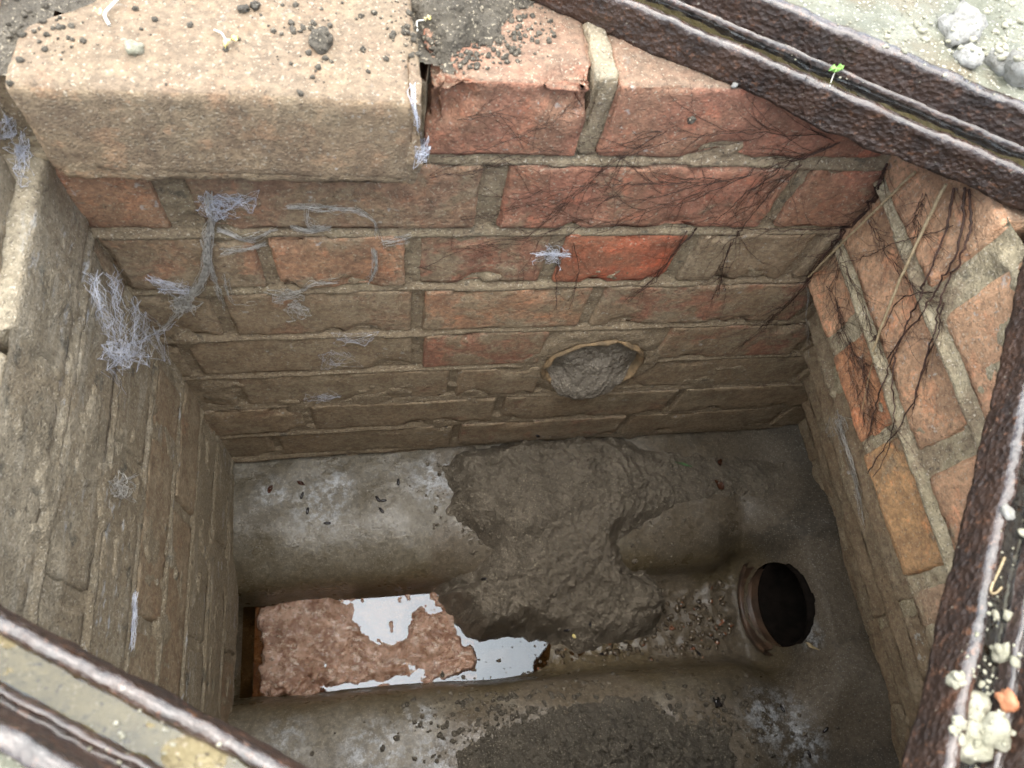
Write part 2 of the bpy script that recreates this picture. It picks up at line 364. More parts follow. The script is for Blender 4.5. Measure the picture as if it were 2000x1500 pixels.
# ------------------------------------------------------------------ floor
H = .0773
ZW = -.750
def ych(X): return -.222-.03*(X+.2)
HW = .064
PIPE_Y, PIPE_Z = -.238, -.677
def zfloor(X, Y):
    P = np.stack([X, Y, X*0], -1)
    d = Y-ych(X)+fbm(P, 9, 2, 31)*.004
    ad = np.abs(d)/(1+.22*sstep(.42, .47, X))
    zb = -.636-.05*np.clip(-Y, 0, .2)
    zf = -.652+.06*np.clip(-Y-.29, 0, .3)
    zben = np.where(d > 0, zb, zf)+fbm(P, 14, 3, 5)*.0045
    t = ad-HW; rn = np.where(d > 0, .092, .066)
    k = np.clip((rn-t)/rn, 0, 1)
    nose = zben-rn*(1-np.sqrt(np.maximum(0, 1-k*k)))*np.where(d > 0, .80, .85)
    bed = -.786+.041*sstep(.12, .20, X)+fbm(P, 60, 3, 8)*.006*sstep(.12, .22, X)-.002*sstep(.448, .468, X)
    top = nose
    chan = bed+((zben-rn*np.where(d > 0, .80, .85))-bed)*np.clip(ad/HW, 0, 1)**7
    z = np.where(t > 0, top, chan)
    # right end: cement slope rising round the outlet pipe to the wall foot
    s = sstep(.468, .528, X+.02*sstep(.05, .12, ad))*sstep(.16, .075, ad)
    ze = -.612+.12*(X-.50)+fbm(P, 22, 3, 12)*.006
    z = z*(1-s)+.5*(z+ze+np.sqrt((z-ze)**2+.0006))*s
    z = z+.045*sstep(.5, .62, X)*sstep(.03, .12, ad)
    return z+fbm(P, 45, 3, 2)*.0013+fbm(P, 170, 2, 3)*.0005
xs = np.linspace(-.235, .66, 300); ys = np.linspace(.02, -.66, 230)
X, Y = np.meshgrid(xs, ys, indexing='ij'); Zf = zfloor(X, Y)
V = np.stack([X, Y, Zf], -1).reshape(-1, 3); F = gridfaces(*X.shape)[:, ::-1]
cen = V[F].mean(1); rr = np.hypot(cen[:, 1]-PIPE_Y, cen[:, 2]-PIPE_Z)
rem = (cen[:, 0] > .474) & (rr < .0575)
bv = np.intersect1d(np.unique(F[rem]), np.unique(F[~rem])); bv = bv[V[bv, 0] > .477]
dy, dz_ = V[bv, 1]-PIPE_Y, V[bv, 2]-PIPE_Z; q_ = np.hypot(dy, dz_); V[bv, 1] = PIPE_Y+dy/q_*.0558; V[bv, 2] = PIPE_Z+dz_/q_*.0558
F = F[~rem]
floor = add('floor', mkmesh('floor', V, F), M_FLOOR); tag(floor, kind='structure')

# ------------------------------------------------------------------ walls
def wall_mortar(name, mat, parent, u0, u1, z0, z1, beds, face, axis, sgn, seed, lip=.0025, du=.0032, dz=.0024, extra=None, smear=.5, rec=.0045):
    """mortar sheet of a wall. beds: z of bed-joint centres; face(u,z): coordinate of brick face; axis 'Y' back wall, 'X' side walls;
       sgn: direction from the wall into the chamber along the axis"""
    us = np.arange(u0, u1+du, du); zs = np.arange(z1, z0-dz, -dz)
    Ug, Zg = np.meshgrid(us, zs, indexing='ij')
    P = np.stack([Ug, Zg, Ug*0+seed], -1)
    wob = fbm(P, 12, 2, seed)*.003
    dep = np.full(Ug.shape, -rec)+fbm(P, 70, 3, seed+1)*.0022       # perpend joints and hidden areas
    for zc in beds:
        t = (Zg-wob-zc)/.0052                                             # +1 top of joint, -1 bottom
        m = np.abs(t) < 1.15
        prof = -rec+(rec+lip)*sstep(.9, -.8, t)
        dep = np.where(m, prof+fbm(P, 60, 3, seed+2)*.0014, dep)
    sm = sstep(.32, .62, fbm(P, 26, 4, seed+3)+.12*fbm(P, 120, 2, seed+4)+(smear(Ug, Zg) if callable(smear) else smear)-.5)   # smears lying over the brick face
    dep = np.where(sm > 0, np.maximum(dep, sm*.0042-.0024+fbm(P, 130, 2, seed+7)*.0008), dep)
    if extra is not None: dep = extra(Ug, Zg, dep)
    A = face(Ug, Zg)+sgn*dep
    V = np.stack([Ug, A, Zg] if axis == 'Y' else [A, Ug, Zg], -1).reshape(-1, 3)
    F = gridfaces(*Ug.shape)
    flip = (axis == 'Y' and sgn < 0) or (axis == 'X' and sgn > 0)
    return add('mortar', mkmesh('mortar', V, F[:, ::-1] if flip else F), mat, parent)

# back wall: rows of (x0, x1, colour, mud)
J = .0041
ROWS = {
 1: [(.011, .111, RED, .22), (.125, .338, RED, .25), (.350, .46, RED, .4)],
 2: [(-.262, -.163, ORG, .45), (-.141, .05, DULL, .62), (.068, .2795, RED, .42), (.2925, .505, RED, .3)],
 3: [(-.30, -.223, DULL, .7), (-.213, -.111, ORG, .75), (-.100, -.001, ORG, .55), (.011, .113, RED, .62), (.125, .225, (.47, .12, .06), .2), (.238, .338, DULL, .85), (.35, .45, DULL, .85)],
 4: [(-.262, -.160, DULL, .85), (-.148, .005, DULL, .75), (.016, .165, ORG, .62), (.177, .39, RED, .7), (.40, .5, DULL, .9)],
 5: [(-.262, -.205, DULL, .8), (-.195, .007, DULL, .84), (.018, .14, RED, .6), (.268, .43, RED, .68), (.44, .55, DULL, .9)],
 6: [(-.262, -.176, DULL, .85), (-.166, .047, DULL, .82), (.057, .148, DULL, .75), (.262, .47, DULL, .85), (.48, .6, DULL, .9)],
 7: [(-.262, -.114, DULL, .85), (-.104, .107, DULL, .82), (.117, .33, DULL, .75), (.34, .55, DULL, .9), (.56, .7, DULL, .9)],
 8: [(-.262, -.160, DULL, .85), (-.150, .061, DULL, .82), (.071, .286, RED, .68), (.296, .51, DULL, .88), (.52, .7, DULL, .9)],
 9: [(-.262, -.03, RED, .6), (-.02, .19, RED, .6), (.2, .41, RED, .6), (.42, .7, RED, .8)]}
back = empty('brick_wall', (.15, .05, -.64)); back_off = Vector(back.location)
tag(back, 'muddy red brick wall with a clay pipe inlet, at the back of the chamber', 'wall')
def adopt(o, root):
    o.parent = root; o.location = Vector(o.location)-root.location
seed = 100
for r, lst in ROWS.items():
    zt = -(r-1)*H-J if r > 1 else -.013; zb = -r*H+J
    for (x0, x1, col, mud) in lst:
        mud -= (.12 if r < 5 else .08) if x1 < .45 and r < 8 else 0
        seed += 1; yo = random.uniform(-.0012, .0012); ch = []
        if r == 1 and x0 < .02: ch = [((.012, 0, -.026), .030, .009), ((.098, 0, -.018), .024, .007)]
        if r == 7: yo -= .0015
        if r == 8: yo -= .002
        if r == 9: yo += .007
        o = put_brick(None, (x0, yo, zb), (x1, .1025+yo, zt), col, mud, seed, step=.003 if ch else .005, chips=ch, rough=1.15 if r < 4 else .7, rnd=.0024); adopt(o, back)
IX, IZ, IR = .203, -.393, .052            # inlet pipe
def back_extra(U, Z, dep):
    r = np.hypot((U-IX), (Z-IZ)*1.0); P = np.stack([U, Z, U*0], -1)
    collar = sstep(.088, .070, r+fbm(P, 25, 3, 77)*.012)
    dep = np.maximum(dep, np.where(collar > 0, -.004+.0055*collar+fbm(P, 80, 3, 78)*.0018, -1))
    dep = np.where(r < IR+.003, -.07, dep)
    # missing top-left course: the bed the loose brick sits on
    low = sstep(-.45, -.56, Z)*sstep(.12, -.05, U)
    for k, zc in ((6, -6*H), (7, -7*H), (8, -8*H)):
        t = (Z-zc-fbm(P, 10, 2, k)*.003)/.007
        dep = np.where((np.abs(t) < 1), np.maximum(dep, low*.004*sstep(1, -.6, t)*(1+.6*fbm(P, 30, 2, k+4))), dep)
    dep = np.where((Z > -.06) & (U > .012) & (U < .11), -.02, dep)
    return np.where(Z > -.076, np.where(U < .008, np.minimum(dep, -.006), dep), dep)
mo = wall_mortar('mortar', M_MORTAR, back, -.262, .70, -.68, -.0165, [-k*H for k in range(1, 9)], lambda u, z: u*0+.001, 'Y', -1, 3, rec=.0028, lip=.0014, extra=back_extra, smear=lambda u, z: .40+.32*sstep(-.12, -.5, z)+.10*sstep(.05, -.15, u))
adopt(mo, back)

# left wall: X = -.215, its upper course is missing so the top arris lies a course lower
XL = -.215
left = empty('brick_wall', (XL, -.3, -.66)); tag(left, 'grey mud-smeared brick wall on the left, draped with cobwebs', 'wall')
for r in range(2, 10):
    zt = -(r-1)*H-J; zb = -r*H+J
    if r == 2: zt += .003
    y = -.008 if r % 2 else -.118
    y0 = .04
    while y0 > -.68:
        y1 = max(y, -.7); seed += 1
        col, mud = ((.38, .31, .225), .98)
        if r == 2 and y0 > 0: col, mud = ((.40, .28, .19), .6)
        elif random.random() < .42: col, mud = (ORG, .74)
        xo = random.uniform(-.001, .001)
        o = put_brick(None, (XL+xo, y0, zb), (XL-.1025+xo, y1, zt), col, mud, seed, step=.0062, rnd=.006 if r == 2 else .003); adopt(o, left)
        if col != ORG and col != PALE: o.data.materials[0] = M_MORTAR_L
        y0 = y1-.010; y = y1-.223
ml = wall_mortar('mortar', M_MORTAR_L, left, -.70, .01, -.70, -.083, [-k*H for k in range(2, 9)], lambda u, z: u*0+XL-.0005, 'X', 1, 11, lip=.0012, smear=lambda u, z: .72-.2*sstep(-.19, -.09, z)+0*u, rec=.0014); adopt(ml, left)
# ridge of bedding mortar left on top of the arris
me, cen = brick_mesh((-.226, -.015, -.083), (-.31, -.092, -.048), 901, step=.004, rnd=.005, rough=1.6)
o = add('bedding_mortar', me, M_MORTAR_L, None, cen); adopt(o, left)
me, cen = brick_mesh((-.229, -.115, -.083), (-.31, -.36, -.055), 902, step=.005, rnd=.005, rough=2.2)
o = add('bedding_mortar', me, M_MORTAR_L, None, cen); adopt(o, left)
seed += 1; o = put_brick(None, (-.235, -.012, -.047), (-.335, -.098, .0), BUFF, .5, seed, step=.005); adopt(o, left)

# right wall: corbelled, every course below the third steps further out
RB = [-.012, -.095, -.170, -.243, -.318, -.393, -.468, -.543, -.618, -.700]
RX = [.350, .360, .371, .412, .450, .489, .528, .565, .598]
right = empty('brick_wall', (.60, -.3, -.66)); tag(right, 'corbelled orange brick wall on the right, hung with dark roots', 'wall')
ORR = (.68, .40, .24)
RY = {0: [(.03, -.101, ORR, .06), (-.122, -.335, ORR, .10), (-.346, -.56, ORR, .3)],
      1: [(.03, -.193, ORR, .28), (-.211, -.43, ORR, .3), (-.44, -.66, ORR, .4)],
      2: [(.03, -.060, ORR, .3), (-.076, -.160, (.56, .26, .13), .3), (-.169, -.270, (.62, .36, .17), .38), (-.281, -.31, (.55, .38, .26), .45), (-.36, -.57, ORR, .5)]}
for k in range(9):
    if k in RY: lst = RY[k]
    else:
        lst = []; y0 = .03; y = -.06 if k % 2 else -.15
        while y0 > -.66: lst.append((y0, y, DULL, .9)); y0 = y-.011; y = y0-.212
    for (y0, y1, col, mud) in lst:
        seed += 1; xo = random.uniform(-.0012, .0012)
        o = put_brick(None, (RX[k]+xo, y0, RB[k+1]+(.0055 if k < 2 else J)), (RX[k]+.16, y1, RB[k]-(.0062 if 0 < k < 3 else J)), col, mud, seed, step=.0058, rough=1.15); adopt(o, right)
RBa, RXa = np.array(RB), np.array(RX)
def rface(u, z):
    zc = (RBa[:-1]+RBa[1:])/2
    x = np.full(z.shape, RX[0])
    for k in range(1, 9): x = x+(RX[k]-RX[k-1])*(sstep(RB[k]-.006, RB[k]-.012, z) if k < 3 else sstep(RB[k]+.006, RB[k]-.006, z))
    return x
mr = wall_mortar('mortar', M_MORTAR_R, right, -.70, .005, -.70, -.016, RB[1:-1], rface, 'X', -1, 21, lip=.0012, smear=lambda u, z: .42+.3*sstep(-.25, -.4, z)+0*u, rec=.0025); adopt(mr, right)

# front wall below and behind the photographer
front = empty('brick_wall', (.2, -.66, -.66)); tag(front, 'plain muddy brick wall on the near side, under the frame', 'wall')
me0, c0 = brick_mesh((0, 0, 0), (.213, .1025, .0663), 55, step=.02)
for r in range(1, 10):
    for q in range(5):
        o = add('brick', me0, M_BRICK, front, (-.13+q*.224+(.11 if r % 2 else 0)-.2, -.05, .66-(r-.5)*H)); o.color = (*DULL, .85)
u_ = np.linspace(-.3, .8, 40); z_ = np.linspace(-.02, -.72, 30); Ug, Zg = np.meshgrid(u_, z_, indexing='ij')
o = add('mortar', mkmesh('mortar', np.stack([Ug, Ug*0-.662, Zg], -1).reshape(-1, 3), gridfaces(40, 30)), M_MORTAR); adopt(o, front)

# ------------------------------------------------------------------ loose brick at the back left
def lcut(P):
    # broken back-left corner
    n = np.array([-.62, .78]); d = (P[:, 0]+.188)*n[0]+(P[:, 1]-.012)*n[1]
    d = d+fbm(P, 60, 3, 4)*.004
    over = np.clip(d, 0, None); P[:, 0] -= over*n[0]; P[:, 1] -= over*n[1]; return P
lb = empty('loose_brick', (-.095, .02, -.066))
tag(lb, 'loose mortar-crusted buff brick jutting over the chamber at the top left', 'brick')
me, cen = brick_mesh((-.198, -.030, -.062), (.003, .075, .001), 400, step=.0042, rnd=.0055, rough=.8, cut=lcut)
o = add('brick_body', me, M_BRICK, None, cen); o.color = (.285, .22, .142, .25); adopt(o, lb)
me, cen = brick_mesh((-.193, -.0296, -.0665), (.0040, .07, -.050), 401, step=.0035, rnd=.003, rough=1.7)
o = add('mortar_crust', me, M_BRICK, None, cen); o.color = (.28, .22, .14, .3); adopt(o, lb)
me, cen = brick_mesh((-.0015, -.0303, -.061), (.0052, .028, .0005), 402, step=.003, rnd=.003, rough=1.9)
o = add('mortar_crust', me, M_BRICK, None, cen); o.color = (.28, .22, .14, .3); adopt(o, lb)
lb.rotation_euler = (.0, .012, -.012)
# bed under it
me, cen = brick_mesh((-.25, .004, -.082), (.008, .10, -.069), 403, step=.008, rnd=.003, rough=1.5)
o = add('bedding_mortar', me, M_MORTAR, None, cen); adopt(o, back)
seed += 1; o = put_brick(None, (-.34, .035, -.065), (-.213, .14, .006), ORG, .3, seed, step=.006); adopt(o, back)
# pointing between the two right-hand top bricks
me, cen = brick_mesh((.1105, .0015, -.074), (.1255, .10, -.0105), 404, step=.004, rnd=.003, rough=1.6)
o = add('pointing', me, M_MORTAR, None, cen); adopt(o, back)

# ------------------------------------------------------------------ manhole frame
TH = math.radians(-31); FU = np.array([math.cos(TH), math.sin(TH), 0]); FV = np.array([-math.sin(TH), math.cos(TH), 0])
U0, U1, V0, V1 = -.30, .342, -.319, .100
QA, QB, QC, QD = (U0, .0985), (.363, .1045), (.334, -.319), (U0, -.319)      # inner corners of the frame, slightly out of square
PROF = [(0, -.0115), (0, .008), (.0012, .0112), (.0048, .0112), (.0062, .0085), (.0072, .0036), (.0178, .003), (.0182, .0100), (.0192, .0122), (.0204, .0118), (.0212, .0090), (.0230, .0088), (.0234, .027), (.0242, .0298), (.0298, .0298), (.031, .0275), (.031, -.0125), (.0155, -.0128)]
def resample(prof, step):
    out = []
    for k in range(len(prof)):
        a = np.array(prof[k]); b = np.array(prof[(k+1) % len(prof)]); n = max(1, int(np.linalg.norm(b-a)/step))
        for q in range(n): out.append(a+(b-a)*q/n)
    return np.array(out)
PR = resample(PROF, .0018)
frame = empty('manhole_frame', tuple(FU*.0+np.array([0, 0, -.012]))); tag(frame, 'rusty wet iron manhole frame set askew over the brick chamber', 'frame')
def side(p0, p1, outward, n, seed, name='rail'):
    d = p1-p0; L = np.linalg.norm(d); d = d/L
    t = np.linspace(0, 1, n)[:, None]; wv = PR[:, 0][None]; zv = PR[:, 1][None]
    s = -wv+t*(L+2*wv)
    P = p0+s[..., None]*d+wv[..., None]*outward; P[..., 2] = P[..., 2]+zv
    nz = np.stack([fbm(P, 75, 3, seed+k)*.0011+fbm(P, 210, 2, seed+9+k)*.0007 for k in range(3)], -1)
    P = P+nz
    low = (zv < 0) & (wv < .006)
    P[..., 2] -= np.where(low, np.abs(fbm(P, 28, 3, seed+30))*.006, 0)
    m = len(PR); i = np.arange(n*m).reshape(n, m); j = np.roll(i, -1, 1)
    F = np.stack([i[:-1].ravel(), j[:-1].ravel(), j[1:].ravel(), i[1:].ravel()], 1)
    o = add(name, mkmesh(name, P.reshape(-1, 3), F[:, ::-1]), M_RUST, None); adopt(o, frame); return o
def fp(u, v): return FU*u+FV*v
side(fp(*QA), fp(*QB), FV, 230, 50); side(fp(*QB), fp(*QC), FU, 170, 60)
side(fp(*QC), fp(*QD), -FV, 230, 70); side(fp(*QD), fp(*QA), -FU, 120, 80)
def groove(p0, p1, outward, z, w0=.0058, w1=.0186):
    n = 120; d = p1-p0; t = np.linspace(0, 1, n)[:, None]; wv = np.linspace(w0, w1, 6)[None]
    dl = d/np.linalg.norm(d); P = p0+(-wv+t*(np.linalg.norm(d)+2*wv))[..., None]*dl+wv[..., None]*outward; P[..., 2] = z
    o = add('water', mkmesh('water', P.reshape(-1, 3), gridfaces(n, 6)), M_RAIN); tag(o, kind='structure'); return o
def silt(p0, p1, outward, label, seed, h=.0045):
    n = 260; d = p1-p0; t = np.linspace(0, 1, n)[:, None]; wv = np.linspace(.0062, .0182, 14)[None]; L = np.linalg.norm(d)
    dl = d/L; P = p0+(-wv+t*(L+2*wv))[..., None]*dl+wv[..., None]*outward; P[..., 2] = h+fbm(P, 45, 3, seed)*.003+fbm(P, 200, 3, seed+1)*.0016
    o = add('silt', mkmesh('silt', P.reshape(-1, 3), gridfaces(n, 14)), M_SILT); tag(o, label, 'silt', kind='stuff')
silt(fp(*QA), fp(*QB), FV, 'olive silt in the groove of the upper rail', 310, .0046); silt(fp(*QC), fp(*QD), -FV, 'olive yellow silt in the groove of the lower left rail', 330, .0060)
groove(fp(*QA), fp(*QB), FV, .0088); groove(fp(*QB), fp(*QC), FU, .0046, .0075); groove(fp(*QC), fp(*QD), -FV, .0064).data.materials[0] = M_RAIN2

# ------------------------------------------------------------------ ground: concrete round the frame, earth beyond
WOUT = .0285
offs = np.concatenate([np.linspace(WOUT, .16, 40), np.geomspace(.17, 60, 34)])
per = []
na, nb = 150, 110
def edge_pts(A, B, n, s0, s1):
    for k in range(n): t = k/n; per.append((A[0]+(B[0]-A[0])*t, A[1]+(B[1]-A[1])*t, 0, 0, s0[0]+(s1[0]-s0[0])*t, s0[1]+(s1[1]-s0[1])*t))
edge_pts(QA, QB, na, (-1, 1), (1, 1)); edge_pts(QB, QC, nb, (1, 1), (1, -1)); edge_pts(QC, QD, na, (1, -1), (-1, -1)); edge_pts(QD, QA, nb, (-1, -1), (-1, 1))
per = np.array(per)
Pu = per[:, 0][None]+offs[:, None]*per[:, 4][None]; Pv = per[:, 1][None]+offs[:, None]*per[:, 5][None]
P = Pu[..., None]*FU+Pv[..., None]*FV
r = offs[:, None]*np.ones_like(Pu)
P[..., 2] = .0262+fbm(P, 40, 4, 90)*.0035*sstep(.028, .036, r)+fbm(P, 130, 3, 91)*.002+sstep(.05, .35, r)*(.008+.006*fbm(P, 8, 3, 92))
m = len(per); ii = np.arange(len(offs)*m).reshape(len(offs), m); jj = np.roll(ii, -1, 1)
F = np.stack([ii[:-1].ravel(), jj[:-1].ravel(), jj[1:].ravel(), ii[1:].ravel()], 1)
ground = add('ground', mkmesh('ground', P.reshape(-1, 3), F), M_GROUND); tag(ground, kind='structure')

# earth packed behind the top bricks, inside the frame
xs = np.linspace(-.6, .55, 240); ys = np.linspace(-.5, .6, 230); X, Y = np.meshgrid(xs, ys, indexing='ij'); P = np.stack([X, Y, X*0], -1)
Zs = -.024+fbm(P, 40, 4, 41)*.007+fbm(P, 150, 3, 42)*.003+.018*sstep(.06, -.0, np.hypot(X+.225, Y-.03)) - .03*sstep(-.2, -.235, X)*sstep(.0, -.03, Y)
Zs += .012*sstep(.03, .09, Y)*sstep(.2, .05, X)
V = np.stack([X, Y, Zs], -1).reshape(-1, 3); F = gridfaces(*X.shape)
cen = V[F].mean(1); F = F[~((cen[:, 0] > -.275) & (cen[:, 0] < .44) & (cen[:, 1] < .05) & ~((cen[:, 0] < -.19) & (cen[:, 1] > .0)))]
o = add('earth', mkmesh('earth', V, F), M_SOIL); tag(o, 'dark crumbly earth packed behind the top bricks', 'earth', kind='stuff')

# ------------------------------------------------------------------ pipes
def ring(profile, axis_o, ax, n=64, a0=0.0, a1=2*math.pi, closed=True, up=(0, 0, 1), amp=0.0, seed=0, slant=0.0):
    """sweep (r, s) profile about axis ax through axis_o"""
    ax = np.array(ax, float); ax /= np.linalg.norm(ax); up = np.array(up, float); e1 = np.cross(up, ax); e1 /= np.linalg.norm(e1); e2 = np.cross(ax, e1)
    th = np.linspace(a0, a1, n, endpoint=not closed); pr = np.array(profile)
    P = np.array(axis_o)+pr[None, :, 1, None]*ax+pr[None, :, 0, None]*(np.cos(th)[:, None, None]*e1+np.sin(th)[:, None, None]*e2)
    if slant: P[..., 0] += slant*(P[..., 2]-axis_o[2])*sstep(.10, .02, pr[:, 1])[None]
    if amp: P = P+np.stack([fbm(P, 60, 3, seed+k) for k in range(3)], -1)*amp
    m = len(pr); i = np.arange(n*m).reshape(n, m)
    j = np.roll(i, -1, 0) if closed else i
    if closed: F = np.stack([i[:, :-1].ravel(), i[:, 1:].ravel(), j[:, 1:].ravel(), j[:, :-1].ravel()], 1)
    else: F = gridfaces(n, m)
    return mkmesh('ring', P.reshape(-1, 3), F)
op = empty('drain_pipe', (.51, PIPE_Y, PIPE_Z-.062)); tag(op, 'brown glazed outlet pipe with a dark open mouth at the end of the channel', 'pipe')
AX = (1, -.03, -.03)
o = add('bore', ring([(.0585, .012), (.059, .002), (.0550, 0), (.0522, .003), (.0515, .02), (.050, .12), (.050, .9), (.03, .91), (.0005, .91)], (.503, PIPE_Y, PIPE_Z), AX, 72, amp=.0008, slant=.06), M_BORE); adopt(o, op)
sk = [(.058, .004)]
for q in range(2): s0 = -.003-q*.013; sk += [(.0575+q*.0035, s0), (.0581+q*.0035, s0-.004), (.0581+q*.0035, s0-.009), (.0576+q*.0035, s0-.012)]
sk += [(.067, -.030), (.070, -.02), (.070, .006)]
o = add('socket', ring(sk, (.507, PIPE_Y, PIPE_Z), AX, 56, math.radians(205), math.radians(335), False, amp=.0008, slant=.06), M_GLAZE); adopt(o, op)
ip = empty('inlet_pipe', (IX, 0, IZ-.06)); tag(ip, 'broken orange clay inlet pipe stub blocked with silt in the back wall', 'pipe')
o = add('pipe_rim', ring([(.0565, .05), (.0567, -.002), (.0558, -.0035), (.0540, -.0040), (.0518, -.0020), (.0512, .003), (.0510, .07)], (IX, 0, IZ), (0, 1, 0), 80, amp=.0042, seed=5), M_CLAY); adopt(o, ip)
# silt plug bulging from the stub
n = 60; rr_ = np.linspace(0, .0515, n)[:, None]; th = np.linspace(0, 2*math.pi, 90)[None]
x = IX+rr_*np.cos(th); z = IZ+rr_*np.sin(th); P = np.stack([x, x*0, z], -1)
y = .009-.014*(1-(rr_/.0515)**2)*(.6+.4*np.sin(-th))-.022*sstep(-.010, -.045, z-IZ)+fbm(P, 60, 3, 61)*.0035+fbm(P, 200, 3, 62)*.0028
P[..., 1] = y; P[..., 2] -= .008*sstep(-.015, -.05, z-IZ)*(1+.4*fbm(P, 60, 2, 66))
o = add('silt_plug', mkmesh('silt_plug', P.reshape(-1, 3), gridfaces(n, 90)), M_PLUG); tag(o, 'grey silt plugging the clay inlet pipe in the back wall', 'silt')

# ------------------------------------------------------------------ water in the channel
xs = np.linspace(-.22, .235, 80); d = np.linspace(-.07, .07, 12); X, D = np.meshgrid(xs, d, indexing='ij')
V = np.stack([X, ych(X)+D, ZW+.02*X], -1).reshape(-1, 3)
o = add('water', mkmesh('water', V, gridfaces(80, 12)), M_WATER); tag(o, kind='structure')

# ------------------------------------------------------------------ mud heap slumped over the ledge into the channel
def pz(pts, z): return [tuple(atZ(a, b, z)[:2]) for a, b in pts]
def pzv(pts): return [tuple(atZ(a, b, z)[:2]) for a, b, z in pts]
mp = pzv([(885, 880, -.64), (960, 868, -.64), (1060, 852, -.63), (1160, 842, -.63), (1300, 862, -.63), (1480, 868, -.63), (1560, 870, -.63), (1560, 960, -.63), (1510, 1000, -.64), (1440, 992, -.645),
          (1330, 1008, -.65), (1280, 1020, -.65), (1215, 1060, -.66), (1232, 1100, -.68), (1290, 1120, -.70), (1305, 1180, -.735), (1285, 1245, -.745), (1215, 1262, -.745), (1130, 1280, -.745),
          (1060, 1262, -.745), (1000, 1255, -.745), (930, 1275, -.745), (895, 1235, -.745), (850, 1175, -.735), (850, 1150, -.72), (905, 1125, -.70), (955, 1085, -.68), (905, 1040, -.66), (862, 1002, -.65), (880, 965, -.645), (858, 915, -.64)])
xs = np.arange(-.02, .60, .0018); ys = np.arange(.01, -.312, -.0018); X, Y = np.meshgrid(xs, ys, indexing='ij'); P = np.stack([X, Y, X*0], -1)
sd_ = sdist(X, Y, mp)+fbm(P, 45, 3, 51)*.007+fbm(P, 150, 2, 52)*.003
prof = np.interp(-Y, [0, .02, .10, .135, .165, .22, .275, .30], [-.604, -.606, -.610, -.620, -.640, -.680, -.722, -.736])
prof = prof-.05*sstep(.24, .42, X)*sstep(-.17, -.10, Y)
slabA = pz([(870, 1003), (900, 990), (965, 1040), (1040, 1050), (1180, 990), (1205, 1012), (1290, 1012), (1330, 990), (1400, 960), (1480, 870), (900, 840)], -.645)
slabB = pz([(1110, 1160), (1190, 1115), (1300, 1120), (1310, 1250), (1140, 1275), (1005, 1240)], -.73)
slabC = pz([(860, 1150), (960, 1090), (1090, 1120), (1115, 1150), (990, 1235), (920, 1270), (850, 1180)], -.715)
wq = fbm(P, 60, 3, 57)*.006
prof = prof+(.011*sstep(-.004, .009, sdist(X, Y, slabA)+wq))+.009*sstep(-.004, .009, sdist(X, Y, slabC)+wq)+.005*sstep(-.004, .007, sdist(X, Y, slabB)+wq)
g1 = np.exp(-(np.minimum(np.abs(sdist(X, Y, slabB)), 1)/.003)**2)*sstep(-.27, -.24, Y)
prof = prof-.003*g1
prof = prof+fbm(P, 18, 3, 53)*.014+ridged(P, 60, 3, 54)*.005+fbm(P, 110, 3, 55, .65)*.006+ridged(P, 140, 2, 58)*.0034+fbm(P, 260, 2, 59)*.0048*sstep(-.4, .3, fbm(P, 20, 2, 60))
zf_ = zfloor(X, Y); film = zf_+.0022+np.maximum(0, ridged(P, 120, 3, 63)*.0035+fbm(P, 55, 3, 64)*.003); top = .5*(prof+film+np.sqrt((prof-film)**2+.00002))
Zm = zf_-.012+(top-zf_+.012)*sstep(-.008, .034, sd_)**.85
V = np.stack([X, Y, Zm], -1).reshape(-1, 3); F = gridfaces(*X.shape)[:, ::-1]
keep = (sd_.reshape(-1)[F] > -.006).any(1); F = F[keep]
o = add('mud_heap', mkmesh('mud_heap', V, F), M_MUD); tag(o, 'big lumpy grey brown mud heap slumped from the back ledge across the channel', 'mud')

# crumbly soil on the near ledge
sp = pz([(845, 1560), (880, 1460), (935, 1425), (1000, 1395), (1090, 1362), (1190, 1348), (1235, 1342), (1300, 1368), (1350, 1400), (1430, 1400), (1455, 1470), (1440, 1560)], -.647)
xs = np.arange(.0, .42, .0022); ys = np.arange(-.29, -.46, -.0022); X, Y = np.meshgrid(xs, ys, indexing='ij'); P = np.stack([X, Y, X*0], -1)
sd_ = sdist(X, Y, sp)+fbm(P, 50, 3, 151)*.012+fbm(P, 160, 2, 152)*.004; zf_ = zfloor(X, Y)
Zm = zf_-.004+(.017+fbm(P, 35, 3, 153)*.006+ridged(P, 90, 3, 154)*.008+fbm(P, 200, 2, 155)*.007)*sstep(-.002, .05, sd_)**.8
V = np.stack([X, Y, Zm], -1).reshape(-1, 3); F = gridfaces(*X.shape)[:, ::-1]; F = F[(sd_.reshape(-1)[F] > -.004).any(1)]
o = add('soil_patch', mkmesh('soil_patch', V, F), M_SOIL); tag(o, 'patch of dark crumbly soil on the near concrete ledge', 'soil')

# wet paper pulp in the channel
g = G('wet_paper_pulp'); n1 = g.noise(42, 6, .75); col = g.mix(g.ss(n1, .34, .66), (.25, .13, .08), (.52, .335, .24))
col = g.mix(g.ss(g.noise(75, 5, .7, vec=g.stretch(1, 1.6, 1)), .54, .64), col, (.64, .51, .42))
col = g.mix(g.math('MULTIPLY', g.ss(g.noise(220, 3, .7), .58, .68), .7), col, (.10, .055, .035))
M_PULP = g.end(col, g.ss(n1, .3, .7, .12, .42), g.bump(g.noise(210, 5, .75), .8, .003), Specular_IOR_Level=.8, Coat_Weight=.35, Coat_Roughness=.06, Subsurface_Weight=.15, Subsurface_Radius=(.004, .002, .001))
xs = np.arange(-.205, .085, .0016); D = np.arange(-.068, .0681, .0016); X, Dg = np.meshgrid(xs, D, indexing='ij'); Y = ych(X)+Dg; P = np.stack([X, Y, X*0], -1)
